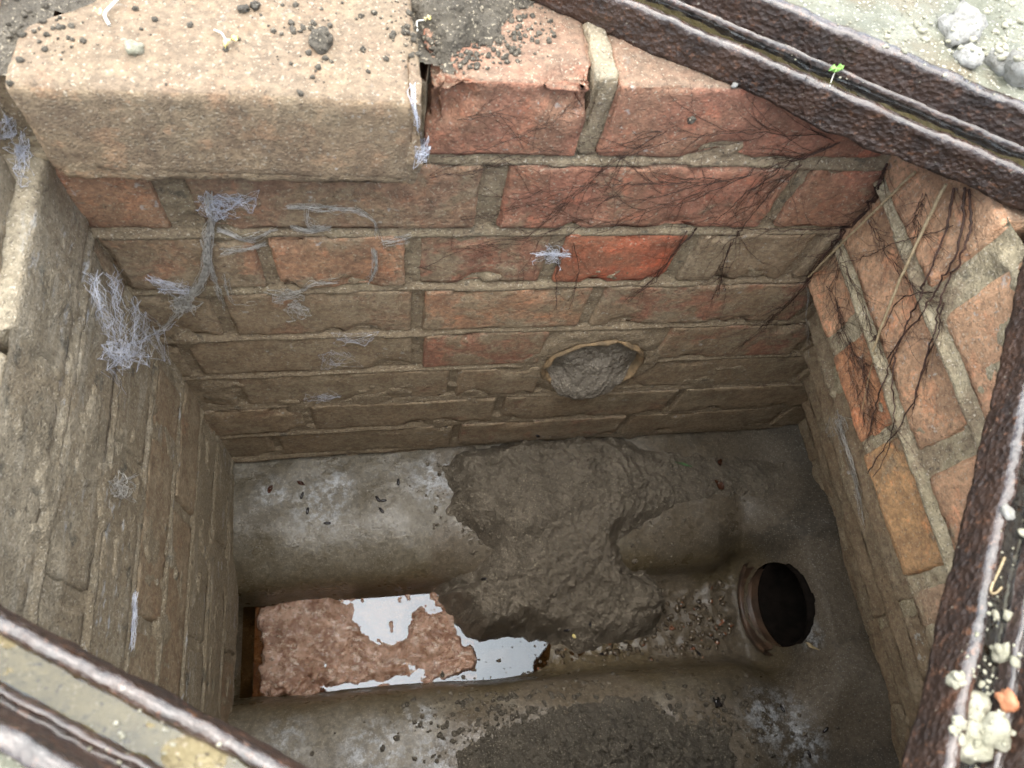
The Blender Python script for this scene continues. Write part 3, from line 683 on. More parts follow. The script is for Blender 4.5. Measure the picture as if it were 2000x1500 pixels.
wx = X+fbm(P, 30, 3, 201)*.012; wy = Y+fbm(P, 30, 3, 202)*.012; Pw = np.stack([wx, wy, X*0], -1)
pool = pz([(655, 1172), (690, 1180), (700, 1215), (725, 1250), (760, 1262), (795, 1245), (802, 1200), (835, 1172), (835, 1150), (660, 1155)], ZW)
edge = pz([(628, 1345), (700, 1330), (815, 1318), (815, 1332), (628, 1360)], ZW)
sdp = np.maximum(sdist(X, Y, pool), sdist(X, Y, edge)-.001)+fbm(P, 90, 3, 203)*.005
pat = sstep(.010, -.010, sdp)
out_ = pz([(525, 1180), (660, 1160), (850, 1140), (900, 1220), (928, 1290), (900, 1330), (640, 1345), (520, 1380), (508, 1370), (508, 1190)], ZW)
ins = sstep(-.004, .006, sdist(X, Y, out_)+fbm(P, 60, 3, 204)*.012)
smo = sstep(-.15, .25, fbm(P, 14, 2, 210)); hgt = .0022+ridged(Pw, 15, 2, 205)*.005+fbm(Pw, 30, 3, 206, .6)*.009+(.35+.65*smo)*(fbm(Pw, 95, 4, 211, .68)*.0115+ridged(P, 120, 2, 208)*.002)
hgt = hgt+.004*sstep(-.12, -.02, X)*sstep(.02, -.03, Dg)
isl = sstep(.30, .55, fbm(P, 80, 3, 209))*.0046
Zp = ZW-.007+(hgt+.007)*np.maximum(pat*ins, 0)+isl*(1-pat)*ins*1.9
V = np.stack([X, Y, Zp], -1).reshape(-1, 3)
o = add('paper_pulp', mkmesh('paper_pulp', V, gridfaces(*X.shape)), M_PULP); tag(o, 'pinkish brown wet paper pulp floating in the channel water', 'paper pulp')

# ------------------------------------------------------------------ small stones
def pebble_mesh(r, seed, squash=(1, .8, .6), n=12):
    th = np.linspace(0, math.pi, n)[:, None]; ph = np.linspace(0, 2*math.pi, 2*n, endpoint=False)[None]
    d = np.stack([np.sin(th)*np.cos(ph), np.sin(th)*np.sin(ph), np.cos(th)+0*ph], -1)
    rad = 1+.55*fbm(d, 1.5, 2, seed)+.3*ridged(d, 2.2, 3, seed+3)
    P = d*rad[..., None]*r*np.array(squash); m = 2*n; i = np.arange(n*m).reshape(n, m); j = np.roll(i, -1, 1)
    return P.reshape(-1, 3), np.stack([i[:-1].ravel(), i[1:].ravel(), j[1:].ravel(), j[:-1].ravel()], 1)
def scatter(name, pts, rads, mat, seed, squash=(1, .85, .65), n=5, smooth=True):
    Vs, Fs, o_ = [], [], 0
    rng = np.random.default_rng(seed)
    for k, (p_, r_) in enumerate(zip(pts, rads)):
        v, f = pebble_mesh(r_, seed+k % 9, squash, n); a = rng.uniform(0, 6.28); R_ = np.array([[math.cos(a), -math.sin(a), 0], [math.sin(a), math.cos(a), 0], [0, 0, 1]])
        Vs.append(v@R_.T+p_); Fs.append(f+o_); o_ += len(v)
    return add(name, mkmesh(name, np.concatenate(Vs), np.concatenate(Fs), smooth), mat)
bpy.context.view_layer.update()
rng = np.random.default_rng(5)
g = G('wet_gravel'); v = g.noise(150, 2, .5)
col = g.mix(g.ss(v, .35, .6), (.05, .038, .026), (.15, .115, .075)); col = g.mix(g.ss(g.noise(110, 1), .62, .68), col, (.25, .10, .05))
M_GRAVEL = g.end(col, .2, g.bump(g.noise(500, 3), .3, .001), Specular_IOR_Level=.7)
pts, rad = [], []
for _ in range(380):
    x = rng.uniform(.16, .455); dd = rng.normal(-.012, .030)
    if abs(dd) > .055: continue
    y = ych(x)+dd; r_ = abs(rng.normal(.0016, .0016))+.0008; pts.append(np.array([x, y, float(zfloor(np.array([x]), np.array([y]))[0])+r_*.1])); rad.append(r_)
o = scatter('gravel', pts, rad, M_GRAVEL, 300); tag(o, 'wet brown gravel lying in the channel before the outlet', 'gravel', kind='stuff')

def place(name, me, mat, px, py, label, cat, group=None, off=0.0, rz=0.0, scale=1.0):
    p_, nrm = hit(px, py, off); o = add(name, me, mat, None, p_)
    q = nrm.to_track_quat('Z', 'Y'); o.rotation_euler = (q.to_matrix() @ Matrix.Rotation(rz, 3, 'Z')).to_euler(); o.scale = (scale,)*3
    return tag(o, label, cat, group)
def peb(r, seed, sq=(1, .8, .6)):
    v, f = pebble_mesh(r, seed, sq, 9); return mkmesh('pebble', v, f, False)
for k, (px, py, r_, mat, lab) in enumerate([
    (1868, 58, .0135, M_STONE, 'largest white stone on the concrete beyond the upper rail'),
    (1885, 118, .0085, M_STONE, 'flat white stone below the largest one, beyond the upper rail'),
    (1945, 130, .0085, M_STONE, 'small white stone left of the one at the picture edge'),
    (1985, 132, .0125, M_STONE, 'white stone cut by the right edge of the picture, beyond the upper rail'),
    (1972, 1370, .0042, M_REDSTONE, 'orange red pebble on the right rail of the frame'),
    (1960, 1280, .0045, M_CRUMB, 'pale yellow crumb above the orange pebble on the right rail'),
    (1900, 1385, .006, M_CRUMB, 'pale cement crumb left of the orange pebble on the right rail'),
    (1945, 1440, .0075, M_CRUMB, 'pale cement lump below the orange pebble on the right rail'),
    (1890, 1450, .007, M_CRUMB, 'pale cement lump lowest on the right rail by its lip'),
    (1870, 1330, .0035, M_CRUMB, 'small pale crumb uppermost beside the lip of the right rail'),
    (1965, 1000, .003, M_STONE, 'tiny white stone high on the right rail'),
    (626, 84, .007, M_SOIL, 'dark clod of soil on top of the loose brick'),
    (1350, 232, .0032, M_SOIL, 'small dark crumb stuck to the top right brick'),
    (262, 97, .0050, M_CRUMB, 'pale fluffy lump on top of the loose brick'),
    (1400, 1372, .0058, M_PUPA, 'grey black pebble on the near ledge beside the soil patch'),
    (500, 15, .003, M_SOIL, 'little grey clod left on the loose brick near the top edge'),
    (475, 20, .003, M_SOIL, 'round brown clod on the loose brick near the top edge'),
    (1435, 165, .0022, M_STONE, 'tiny white grit stuck under the upper rail')]):
    place('stone' if mat in (M_STONE, M_REDSTONE, M_PUPA) else 'clod', peb(r_, 500+k, (1, .82, .62)), mat, px, py, lab, 'stone' if mat in (M_STONE, M_REDSTONE, M_PUPA) else 'clod', off=r_*.3, rz=k*1.7)

# soil crumbs on the top bricks
pts, rad = [], []
for (cx, cy, sx, sy, n_) in [(860, 60, 60, 40, 420), (940, 25, 70, 18, 260), (1010, 70, 25, 18, 60), (920, 95, 60, 22, 240), (1060, 62, 20, 14, 20), (600, 70, 50, 45, 110), (400, 90, 220, 50, 30), (80, 60, 45, 35, 120)]:
    for _ in range(n_):
        px, py = rng.normal(cx, sx), rng.normal(cy, sy)
        if py < -20 or px > 1085 or (px > 760 and py > 150): continue
        p_, nn = hit(px, py)
        if p_.z > -.03 and nn.z > .5: r_ = min(.0018, .6*(.00035+.0006*abs(rng.standard_cauchy()))*(.6 if px < 760 else 1)); pts.append(np.array(p_)+np.array([0, 0, r_*.3])); rad.append(r_)
tp = [tuple(atZ(a, b, -.011)[:2]) for a, b in [(772, -40), (1075, -40), (1040, 20), (1000, 45), (985, 70), (950, 95), (900, 112), (860, 105), (835, 80), (800, 100), (782, 60)]]
xs_ = np.arange(-.02, .12, .0013); ys_ = np.arange(.005, .085, .0013); Xc, Yc = np.meshgrid(xs_, ys_, indexing='ij'); Pc = np.stack([Xc, Yc, Xc*0], -1)
sc_ = sdist(Xc, Yc, tp)+fbm(Pc, 80, 3, 401)*.010+fbm(Pc, 260, 2, 402)*.004
Zc = -.0165+(.0075+fbm(Pc, 60, 3, 403)*.005+ridged(Pc, 150, 3, 404)*.004)*sstep(-.002, .016, sc_)
Fc = gridfaces(*Xc.shape); Fc = Fc[(sc_.reshape(-1)[Fc] > -.003).any(1)]
o = add('soil_patch', mkmesh('soil_patch', np.stack([Xc, Yc, Zc], -1).reshape(-1, 3), Fc), M_SOIL); tag(o, 'dark soil spilled on the top brick beside the loose brick', 'soil')
# crumbs fallen round the mud heap and the near soil patch
pm, rm = [], []
for (cx, cy, sx, sy, n_) in [(900, 1380, 60, 35, 90), (1100, 1345, 110, 15, 90), (1400, 1400, 50, 40, 90), (880, 960, 30, 50, 60), (930, 1060, 25, 35, 60), (1240, 1040, 50, 20, 60), (1480, 960, 40, 40, 60), (1100, 1100, 120, 90, 420), (1200, 930, 160, 40, 260), (1150, 1200, 90, 45, 160), (1620, 1250, 40, 120, 70)]:
    for _ in range(n_):
        p_, nn = hit(rng.normal(cx, sx), rng.normal(cy, sy))
        if p_.z < -.55 and nn.z > .3 and p_.x < .47: r_ = min(.003, .0005+.0005*abs(rng.standard_cauchy())); pm.append(np.array(p_)+np.array([0, 0, r_*.25])); rm.append(r_)
ps, rs = [], []
for (cx, cy, sx, sy, n_) in [(1150, 1440, 170, 50, 800), (1000, 1400, 80, 25, 130), (1350, 1400, 60, 30, 130)]:
    for _ in range(n_):
        p_, nn = hit(rng.normal(cx, sx), rng.normal(cy, sy))
        if p_.z < -.55 and nn.z > .3: r_ = min(.0032, .0006+.0007*abs(rng.standard_cauchy())); ps.append(np.array(p_)+np.array([0, 0, r_*.2])); rs.append(r_)
o = scatter('soil_crumbs', ps, rs, M_SOIL, 345); tag(o, 'dark soil crumbs on and round the near soil patch', 'soil', kind='stuff')
o = scatter('mud_crumbs', pm, rm, M_MUD, 340); tag(o, 'small mud crumbs scattered over the chamber floor', 'mud', kind='stuff')
o = scatter('soil_crumbs', pts, rad, M_SOIL, 320); tag(o, 'dark soil crumbs strewn over the top bricks', 'soil', kind='stuff')

pg, rg = [], []
for (cx, cy, sx, sy, n_) in [(1920, 1400, 45, 70, 90), (1930, 1150, 40, 160, 60), (1800, 60, 130, 50, 160), (1930, 110, 60, 50, 90), (200, 1450, 150, 30, 30)]:
    for _ in range(n_):
        px, py = rng.normal(cx, sx), rng.normal(cy, sy); p_, nn = hit(px, py)
        if p_.z > -.005 and nn.z > .4: r_ = min(.0009 if py < 900 and px < 1700 or px < 700 else .0024, .0004+.0004*abs(rng.standard_cauchy())); pg.append(np.array(p_)+np.array([0, 0, r_*.2])); rg.append(r_)
o = scatter('grit', pg, rg, M_CRUMB, 360, (1, .7, .55), 6, False); tag(o, 'pale grit strewn over the frame and concrete', 'grit', kind='stuff')
# ------------------------------------------------------------------ thin strands: roots, straws, cobwebs
def tubes(name, strands, mat, sides=4):
    Vs, Fs, o_ = [], [], 0
    for pts, r0, r1 in strands:
        pts = np.asarray(pts, float); n = len(pts)
        if n < 2: continue
        T = np.gradient(pts, axis=0); T /= np.linalg.norm(T, axis=1)[:, None]+1e-12
        ref = np.array([.31, .52, .79]); A = np.cross(T, ref); A /= np.linalg.norm(A, axis=1)[:, None]+1e-12; B = np.cross(T, A)
        r = np.linspace(r0, r1, n)[:, None]; ring_ = []
        for k in range(sides):
            a = 2*math.pi*k/sides; ring_.append(pts+(A*math.cos(a)+B*math.sin(a))*r)
        Vs.append(np.stack(ring_, 1).reshape(-1, 3)); i = np.arange(n*sides).reshape(n, sides)+o_; j = np.roll(i, -1, 1)
        Fs.append(np.stack([i[:-1].ravel(), j[:-1].ravel(), j[1:].ravel(), i[1:].ravel()], 1)); o_ += n*sides
    return add(name, mkmesh(name, np.concatenate(Vs), np.concatenate(Fs)), mat)
def spline(pts, n):
    pts = np.asarray(pts, float); L = np.concatenate([[0], np.cumsum(np.linalg.norm(np.diff(pts, axis=0), axis=1))]); t = np.linspace(0, L[-1], n)
    out = np.stack([np.interp(t, L, pts[:, k]) for k in range(pts.shape[1])], 1)
    for _ in range(2): out[1:-1] = (out[:-2]+2*out[1:-1]+out[2:])/4
    return out
def hit3(px, py, off): p_, n_ = hit(px, py, off); return np.array(p_)
rn = np.random.default_rng(11)
def rootline(pix, r0, r1, wob=1.0, off=.0026, n=None):
    r0 = min(r0, .0008)*1.1; r1 *= 1.3
    pix = np.asarray(pix, float); L = np.linalg.norm(np.diff(pix, axis=0), axis=1).sum(); n = n or max(5, int(L/9))
    q = spline(pix, n); jit = np.cumsum(rn.normal(0, 1.1*wob, q.shape), 0); jit -= np.linspace(0, 1, n)[:, None]*jit[-1]; q = q+jit
    return [np.array([hit3(a, b, off+abs(rn.normal(0, .0008))) for a, b in q]), r0, r1], q
def branches(q, num, length, r, spread=.5, off=.001, down=.35):
    out = []
    for _ in range(num):
        k = rn.integers(0, max(1, len(q)-2)); p0 = q[k]; t = q[min(k+1, len(q)-1)]-q[max(k-1, 0)]; a = math.atan2(t[1], t[0])+rn.normal(0, spread); l = length*rn.uniform(.3, 1.3)
        m = max(4, int(l/8)); pts = [p0]
        for s in range(m): a += rn.normal(0, .17); a += (math.pi/2-a)*.03*down; pts.append(pts[-1]+np.array([math.cos(a), math.sin(a)])*l/m)
        out.append([np.array([hit3(x, y, off) for x, y in pts]), r, r*.4])
        if rn.random() < .5:
            kk = rn.integers(1, m); a2 = a+rn.normal(0, 1); p2 = pts[kk]; pp = [p2]
            for s in range(4): a2 += rn.normal(0, .35); pp.append(pp[-1]+np.array([math.cos(a2), math.sin(a2)])*l*.4/4)
            out.append([np.array([hit3(x, y, off) for x, y in pp]), r*.7, r*.3])
    return out
bpy.context.view_layer.update()
def cluster(label, mains, nb, blen, br=.00016):
    st = []
    for pix, r0, r1 in mains:
        s, q = rootline(pix, r0, r1); st.append(s); st += branches(q, nb, blen, br)
    o = tubes('root_cluster', st, M_ROOT); return tag(o, label, 'roots', 'fine roots hanging into the chamber')
cluster('thick dark roots running down the back right corner from the rail', [
    ([(1740, 318), (1712, 375), (1665, 432), (1620, 480), (1575, 540)], .0013, .0007), ([(1738, 330), (1700, 400), (1640, 460), (1600, 505), (1572, 552)], .0009, .0005),
    ([(1650, 440), (1560, 445), (1460, 440), (1380, 430)], .0004, .0002), ([(1600, 500), (1560, 560), (1520, 600), (1470, 650), (1420, 690)], .0004, .00015),
    ([(1580, 545), (1530, 600), (1480, 640)], .0004, .00015), ([(1640, 450), (1645, 480), (1642, 520), (1620, 580)], .0004, .00015)], 18, 85)
cluster('fan of fine roots spreading left over the red bricks below the upper rail', [
    ([(1640, 270), (1560, 300), (1480, 350), (1420, 400), (1380, 440)], .0005, .0002), ([(1630, 275), (1500, 320), (1400, 345), (1300, 370), (1200, 395)], .0004, .00015),
    ([(1620, 262), (1480, 250), (1380, 262), (1290, 278), (1190, 305)], .0003, .00012), ([(1560, 320), (1500, 370), (1450, 420), (1410, 500), (1400, 570)], .0005, .0002),
    ([(1400, 340), (1200, 350), (1080, 365), (1000, 372)], .0003, .0001), ([(1480, 330), (1330, 390), (1200, 430), (1060, 440)], .0003, .0001),
    ([(1300, 250), (1180, 320), (1100, 390), (1050, 440)], .0003, .0001)], 15, 150, .00021)
cluster('short hanging roots over the bright red brick in the middle of the back wall', [
    ([(1360, 440), (1310, 490), (1270, 545), (1225, 585)], .0007, .0002), ([(1340, 450), (1300, 500), (1280, 540), (1240, 570)], .0005, .0002), ([(1430, 470), (1410, 520), (1400, 575)], .0005, .0002),
    ([(1120, 470), (1125, 530), (1110, 600)], .0004, .00015), ([(1090, 500), (1088, 550), (1086, 600)], .0004, .00015)], 7, 55)
cluster('hair-thin rootlets crossing the first red bricks beside the loose brick', [
    ([(840, 340), (930, 330), (1010, 310), (1080, 280)], .0002, .0001), ([(900, 230), (970, 215), (1000, 260), (1100, 300)], .0002, .0001), ([(860, 300), (960, 280), (1060, 240), (1150, 200)], .0002, .0001),
    ([(900, 420), (1000, 400), (1100, 380)], .0002, .0001), ([(820, 520), (900, 480), (980, 470)], .0002, .0001)], 14, 95, .00014)
cluster('long dark roots hanging down the right wall from the frame corner', [
    ([(1872, 368), (1868, 440), (1845, 500), (1815, 570), (1790, 620), (1760, 680), (1742, 720), (1715, 800), (1702, 850)], .0008, .0004),
    ([(1892, 366), (1888, 450), (1882, 490), (1850, 540), (1815, 590), (1775, 650), (1740, 700)], .0008, .0004),
    ([(1900, 368), (1905, 430), (1895, 475), (1870, 520), (1852, 580), (1825, 680), (1795, 770), (1765, 830), (1745, 860), (1715, 900), (1700, 925)], .0008, .0003),
    ([(1850, 590), (1835, 660), (1800, 760), (1790, 800)], .0005, .0003), ([(1752, 690), (1752, 760), (1750, 850), (1735, 900), (1712, 930)], .0006, .0002),
    ([(1830, 570), (1790, 575), (1760, 590), (1735, 640), (1700, 670)], .0005, .0002), ([(1870, 440), (1810, 455), (1750, 475), (1700, 500), (1640, 520)], .0004, .0002)], 8, 70)
cluster('dark root mat felted over the lower orange bricks of the right wall', [
    ([(1620, 560), (1650, 620), (1665, 680), (1690, 740)], .0003, .0001), ([(1640, 580), (1660, 660), (1690, 720), (1700, 780)], .0003, .0001), ([(1650, 520), (1680, 570), (1700, 640), (1730, 690)], .0003, .0001),
    ([(1640, 640), (1660, 700), (1680, 780), (1700, 860)], .0003, .0001), ([(1700, 420), (1740, 500), (1780, 560), (1830, 600)], .0003, .0001), ([(1690, 690), (1700, 760), (1705, 830)], .0003, .0001), ([(1810, 380), (1790, 430), (1800, 470)], .0003, .0001)], 32, 70, .00016)

# straws leaning out from under the upper rail
def straw(label, pix, offs_, r):
    p_ = np.array([hit3(a, b, of) for (a, b), of in zip(pix, offs_)]); q = spline(np.array([p_[0]+(p_[-1]-p_[0])*t+np.array([-.002, -.001, -.004])*math.sin(math.pi*t) for t in np.linspace(0, 1, 24)]), 24)+np.random.default_rng(3).normal(0, .00012, (24, 3))
    return tag(tubes('dry_straw', [(q, r, r*.75)], M_STRAW, 7), label, 'straw', 'dry straws below the upper rail')
straw('shorter dry straw leaning across the back right corner', [(1797, 336), (1700, 420), (1577, 535)], [.004, .012, .003], .0011)
straw('longer dry straw hanging down the right wall', [(1862, 360), (1800, 505), (1740, 620), (1712, 690)], [.006, .014, .010, .006], .0012)
tag(tubes('dry_straw', [(spline(np.array([hit3(a, b, .002) for a, b in [(1712, 690), (1700, 740), (1688, 800)]]), 14), .0005, .0002)], M_STRAW, 5), 'thin frayed straw tip low on the right wall', 'straw', 'dry straws below the upper rail')

rw_ = np.random.default_rng(23)
def webline(pix, count, spread, r, lift=.003, links=0):
    """bundle of dusty threads along a pixel path on the wall, with cross links"""
    st = []; cols = []
    base = np.asarray(pix, float)
    for _ in range(int(count*1.5)):
        n = max(6, int(np.linalg.norm(np.diff(base, axis=0), axis=1).sum()/8)); q = spline(base, n)
        jit = np.cumsum(rw_.normal(0, spread*.35, q.shape), 0); jit -= jit.mean(0); q = q+jit+rw_.normal(0, spread*.5, 2)
        a, b = sorted(rw_.integers(0, n, 2)); a = 0 if rw_.random() < .5 else a
        b = n if b-a < 5 else b
        p_ = np.array([hit3(x, y, lift*rw_.uniform(.2, 1.4)) for x, y in q[a:b]])
        if len(p_) > 2:
            p_[1:-1] = (p_[:-2]+p_[1:-1]*2+p_[2:])/4; st.append([p_, r*rw_.uniform(.5, 1.25), r*rw_.uniform(.4, .9)]); cols.append(p_)
    al = np.concatenate(cols)
    for _ in range(links):
        p0 = al[rw_.integers(len(al))]; dd = np.linalg.norm(al-p0, axis=1); c_ = np.where((dd > .002) & (dd < .016))[0]
        if len(c_): p1 = al[rw_.choice(c_)]; mid = (p0+p1)/2+rw_.normal(0, .001, 3); st.append([np.array([p0, mid, p1]), r*.7, r*.6])
    return st
def webnest(cx, cy, sx, sy, n, r, lift, longer=0.3, ang=None):
    pts = [];
    for _ in range(max(20, n//2)):
        x, y = rw_.normal(cx, sx), rw_.normal(cy, sy); pts.append(hit3(x, y, lift*rw_.uniform(.05, 1.5)))
    pts = np.array(pts); st = []; sc = np.linalg.norm(pts.std(0))
    for _ in range(n):
        p0 = pts[rw_.integers(len(pts))]; dd = np.linalg.norm(pts-p0, axis=1); lim = sc*(2.4 if rw_.random() < longer else .9); c_ = np.where((dd > .001) & (dd < lim))[0]
        if not len(c_): continue
        p1 = pts[rw_.choice(c_)]; t = np.linspace(0, 1, 5)[:, None]; q = p0+(p1-p0)*t; q[:, 2] -= (np.sin(t*math.pi)*.0012)[:, 0]; q[1:-1] += rw_.normal(0, .0005, (3, 3)); st.append([q, r*rw_.uniform(.4, 1.1), r*rw_.uniform(.3, .9)])
    return st
def web(label, st, mat): return tag(tubes('cobweb', st, mat, 3), label, 'cobweb', 'cobwebs on the brickwork')
web('big blue white cobweb tuft on the left wall', webnest(218, 692, 20, 15, 200, .00016, .010)+webnest(250, 660, 30, 26, 70, .00012, .014, .6)+
    webline([(160, 545), (178, 610), (205, 690)], 16, 7, .00014, .010, 20)+webline([(192, 535), (208, 600), (225, 680)], 14, 7, .00013, .010, 20)+webline([(240, 590), (245, 630), (235, 690)], 10, 8, .00013, .012, 15)+
    webline([(215, 690), (290, 650), (345, 625)], 6, 4, .0002, .008)+webline([(200, 720), (222, 745), (232, 770)], 5, 6, .00012, .005), M_WEB)
web('long dusty cobweb rope trailing down the back wall from under the loose brick', webline([(405, 375), (415, 420), (405, 470), (405, 520), (385, 560), (350, 600)], 46, 6, .00022, .006, 240)+webnest(360, 585, 14, 12, 130, .00022, .006)+webline([(350, 600), (330, 625), (290, 655)], 7, 3, .0002, .006, 10)+
    webline([(400, 470), (415, 520), (425, 560), (440, 600)], 12, 5, .00018, .004, 50)+webline([(440, 540), (450, 590), (500, 585)], 5, 4, .00018, .003, 10), M_WEBG)
web('bluish cobweb sheet at the top of the rope, below the loose brick', webnest(418, 395, 18, 14, 170, .00015, .006)+webnest(455, 385, 26, 8, 90, .00013, .004, .6), M_WEB)
web('blue cobweb wisps left of the dusty rope', webline([(285, 535), (320, 545), (365, 560)], 14, 6, .00014, .005, 20)+webnest(345, 555, 22, 9, 60, .00012, .005), M_WEB)
web('dusty looped cobweb between the rope and the middle of the back wall', webline([(425, 445), (480, 470), (520, 455), (545, 440)], 14, 5, .00019, .003, 50)+webline([(430, 490), (500, 480), (520, 470)], 9, 4, .00018, .003, 20)+
    webline([(570, 435), (600, 450), (650, 440)], 12, 5, .00018, .003, 30), M_WEBG)
web('crooked dusty cobweb string with a dangling knot beside the red bricks', webline([(560, 397), (650, 402), (700, 405), (735, 425), (738, 460), (745, 470)], 9, 3, .0002, .003, 20)+webline([(598, 405), (600, 440), (640, 440)], 7, 4, .00018, .003, 14)+
    webline([(745, 470), (775, 465), (800, 460)], 8, 5, .00016, .003, 16)+webline([(730, 480), (735, 510), (722, 545)], 14, 5, .0002, .004, 50), M_WEBG)
web('small cobweb knot hanging in the middle left of the back wall', webline([(520, 570), (560, 575), (590, 565), (605, 548), (660, 545)], 8, 4, .0002, .003, 20)+webnest(580, 600, 11, 10, 90, .0002, .004)+webnest(555, 572, 18, 9, 80, .00014, .005), M_WEBG)
web('white star-shaped cobweb in the joint of the back wall', webnest(1080, 490, 13, 12, 110, .00014, .004)+webline([(1045, 492), (1080, 490), (1112, 492)], 12, 2, .0002, .004, 10), M_WEB)
web('blue cobweb stuffed in the crack right of the loose brick', webnest(822, 290, 7, 14, 110, .00014, .004)+webline([(806, 170), (812, 220), (825, 270)], 10, 3, .00013, .003, 14), M_WEB)
web('blue cobweb in the gap below the left end of the loose brick', webnest(45, 312, 13, 24, 150, .00015, .004), M_WEB)
web('blue cobweb wisp at the left picture edge beside the loose brick', webnest(16, 245, 12, 20, 80, .00014, .003), M_WEB)
web('thin cobweb film on a low course of the back wall', webnest(635, 772, 22, 6, 70, .00012, .003), M_WEB)
web('faint cobweb patch below a mortar joint at mid height', webnest(690, 660, 24, 8, 60, .00011, .002)+webnest(650, 700, 30, 12, 60, .0001, .002), M_WEB)
web('dirty cobweb clot low on the left wall', webnest(225, 955, 10, 16, 130, .0002, .006)+webline([(215, 945), (240, 935), (262, 928)], 6, 3, .0002, .003, 8), M_WEBG)
web('drooping cobweb strip near the bottom of the left wall', webline([(258, 1160), (255, 1210), (250, 1270)], 16, 3, .00018, .003, 50), M_WEB)
web('grey cobweb rope down the lower courses of the right wall', webline([(1640, 820), (1660, 880), (1680, 960), (1690, 1030)], 14, 4, .00018, .004, 40)+webnest(1648, 830, 12, 16, 60, .00016, .004), M_WEBG)
web('few hanging cobweb threads in the back right corner', webline([(1580, 560), (1572, 620), (1585, 700)], 5, 3, .00012, .003, 6), M_WEBG)

# ------------------------------------------------------------------ pupa cases, leaves, sprouts
def pupa_mesh():
    n, m = 12, 12; t = np.linspace(0, math.pi, n)[:, None]; ph = np.linspace(0, 2*math.pi, m, endpoint=False)[None]
    rad = np.sin(t)**.75*(1+.06*np.sin(t*14)); P = np.stack([-np.cos(t)*.0052+0*ph, rad*np.cos(ph)*.0021, rad*np.sin(ph)*.0019], -1); i = np.arange(n*m).reshape(n, m); j = np.roll(i, -1, 1)
    return mkmesh('pupa', P.reshape(-1, 3), np.stack([i[:-1].ravel(), i[1:].ravel(), j[1:].ravel(), j[:-1].ravel()], 1)[:, ::-1])
PM = pupa_mesh(); bpy.context.view_layer.update()
for px, py, a, lab in [(590, 968, 1.2, 'dark pupa case uppermost on the white stain of the back ledge'), (601, 998, 1.9, 'dark pupa case in the middle of the white stain of the back ledge'), (639, 1022, 1.0, 'dark pupa case lowest on the white stain of the back ledge'),
                       (738, 975, 1.2, 'reddish dark pupa case left of the pale pair on the back ledge'), (748, 978, .1, 'upper of two grey pupa cases on the back ledge'), (745, 997, .2, 'lower of two grey pupa cases on the back ledge'), (778, 942, 1.3, 'small pupa case near the wall on the back ledge'),
                       (946, 1132, 1.1, 'black pupa case on the left side of the mud heap'), (1151, 1219, .7, 'black pupa case low on the mud heap above the water'), (1107, 1230, 2.3, 'grey pupa case beside the yellow crumb on the mud heap'),
                       (1175, 1278, 1.9, 'black pupa case in the channel below the mud heap'), (1365, 1277, 1.8, 'wet black pupa case in the gravel before the outlet'), (1528, 1385, 1.9, 'black pupa case on the near white stain, left of two'), (1612, 1425, 1.8, 'glossy black pupa case on the near white stain, right of two'),
                       (1580, 1473, .4, 'black pupa case at the bottom edge of the picture'), (1050, 850, .9, 'pupa case on the mud heap against the back wall')]:
    o = place('pupa_case', PM, M_PUPA, px, py, lab, 'pupa case', 'pupa cases', .0012, -a, .9)
place('yellow_crumb', peb(.0032, 610), M_YELLOW, 1122, 1242, 'small yellow crumb low on the mud heap', 'crumb', off=.001)
def leaf_mesh(L, W, seed):
    n, m = 14, 7; t = np.linspace(0, 1, n)[:, None]; s = np.linspace(-1, 1, m)[None]; wdt = W*np.sin(math.pi*t**.8)**.8
    P = np.stack([(t-.5)*L+0*s, s*wdt, .0012*np.sin(t*9+s*2)+np.abs(s)*wdt*.4], -1); P2 = P.copy(); P2[..., 2] -= .0003
    F = gridfaces(n, m); return mkmesh('leaf', np.concatenate([P.reshape(-1, 3), P2.reshape(-1, 3)]), np.concatenate([F, F[:, ::-1]+n*m]))
place('dead_leaf', leaf_mesh(.020, .0035, 1), M_LEAF, 1407, 905, 'upper dark wet leaf on the right of the mud heap', 'leaf', 'dead leaves', .0015, .9)
place('dead_leaf', leaf_mesh(.018, .005, 2), M_LEAF, 1404, 948, 'lower curled red brown leaf on the right of the mud heap', 'leaf', 'dead leaves', .0015, -1.2)
place('dead_leaf', leaf_mesh(.011, .0024, 3), M_LEAF, 588, 944, 'small red brown leaf scrap on the back ledge near the wall', 'leaf', 'dead leaves', .001, -.6)
place('dead_leaf', leaf_mesh(.012, .003, 4), M_LEAF, 528, 955, 'red brown scrap at the left end of the back ledge', 'leaf', 'dead leaves', .001, .3)
place('grass_blade', leaf_mesh(.030, .0014, 5), M_BLADE, 1331, 907, 'short green grass blade lying on the mud heap', 'grass blade', off=.0012, rz=.05)
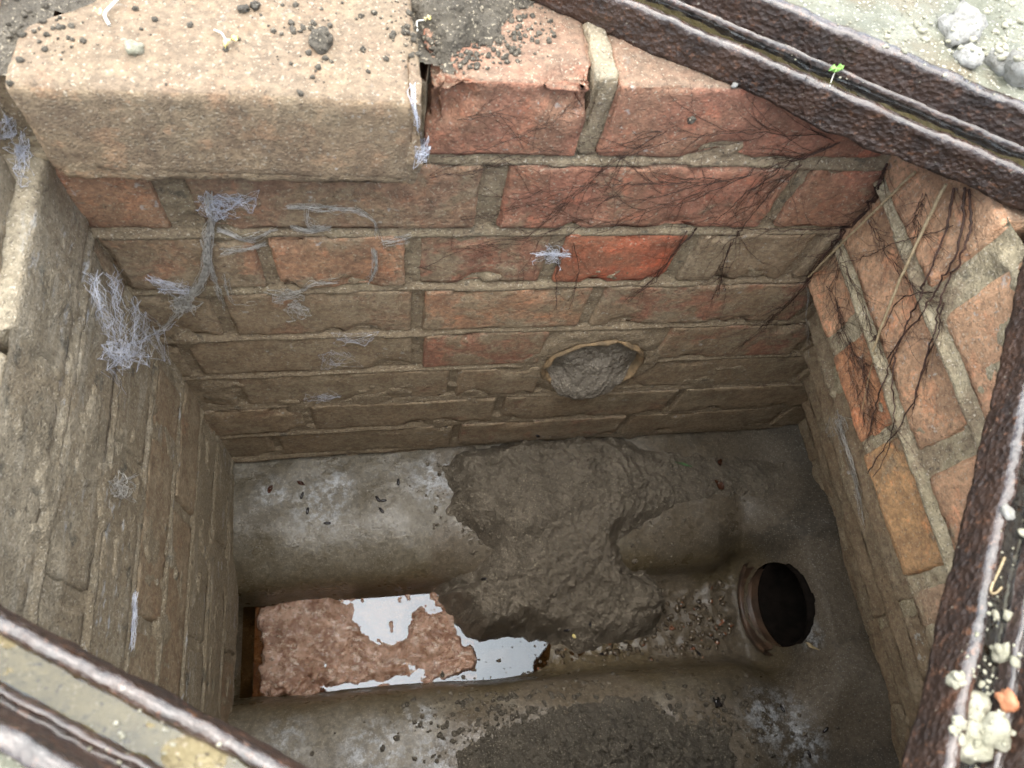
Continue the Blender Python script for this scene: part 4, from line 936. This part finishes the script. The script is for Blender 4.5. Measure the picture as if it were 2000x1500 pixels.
place('twig', leaf_mesh(.022, .0022, 6), M_STRAW, 1588, 1262, 'pale curled twig beside the outlet pipe', 'twig', off=.0015, rz=1.0)
def sprout(label, pix, lift, r, leaves, lm, stem):
    root = empty('seedling', tuple(hit3(*pix[0], .0))); tag(root, label, 'seedling')
    p_ = np.array([hit3(a, b, lf) for (a, b), lf in zip(pix, lift)]); o = tubes('stem', [(spline(p_, 18), r, r*.7)], stem, 6); adopt(o, root)
    for (a, rz, tilt, L, W) in leaves:
        L, W = L*.7, W*.7
        lf = add('leaf', leaf_mesh(L, W, 3), lm, None, tuple(p_[a])); lf.rotation_euler = (tilt, -.25, rz); lf.location = Vector(lf.location)+Vector((math.cos(rz)*L*.5, math.sin(rz)*L*.5, .001)); adopt(lf, root)
    return root
sprout('green two-leaved seedling in the water of the upper rail', [(1620, 170), (1623, 155), (1625, 148)], [.0, .002, .004], .0003, [(2, .25, 0, .007, .0028), (2, 3.3, 0, .007, .0028)], M_GREEN, M_WHITE)
sprout('pale sprout with yellow tip in the middle of the loose brick', [(420, 62), (436, 74), (445, 88)], [.001, .003, .002], .0005, [(2, .3, 0, .009, .0018), (2, -1.7, 0, .007, .0015)], M_YELLOW, M_WHITE)
sprout('white curled sprout at the top edge of the loose brick', [(215, 52), (206, 38), (222, 25), (236, 8), (240, -8)], [.001, .003, .004, .003, .002], .0009, [(1, 2.6, 0, .007, .0018)], M_YELLOW, M_WHITE)
sprout('tiny yellow sprout on the soil beside the loose brick', [(812, 62), (822, 45), (832, 38)], [.001, .003, .002], .0006, [(2, .2, 0, .006, .0014)], M_YELLOW, M_WHITE)
tag(tubes('worm', [(spline(np.array([hit3(a, b, .0012) for a, b in [(1958, 1090), (1945, 1120), (1932, 1145), (1928, 1158), (1942, 1160), (1952, 1148)]]), 22), 0.0006, .0005)], M_STRAW, 6), 'pale curled worm lying on the right rail', 'worm')
print('TRIS', sum(len(o.data.loops)-2*len(o.data.polygons) for o in bpy.data.objects if o.type == 'MESH'))
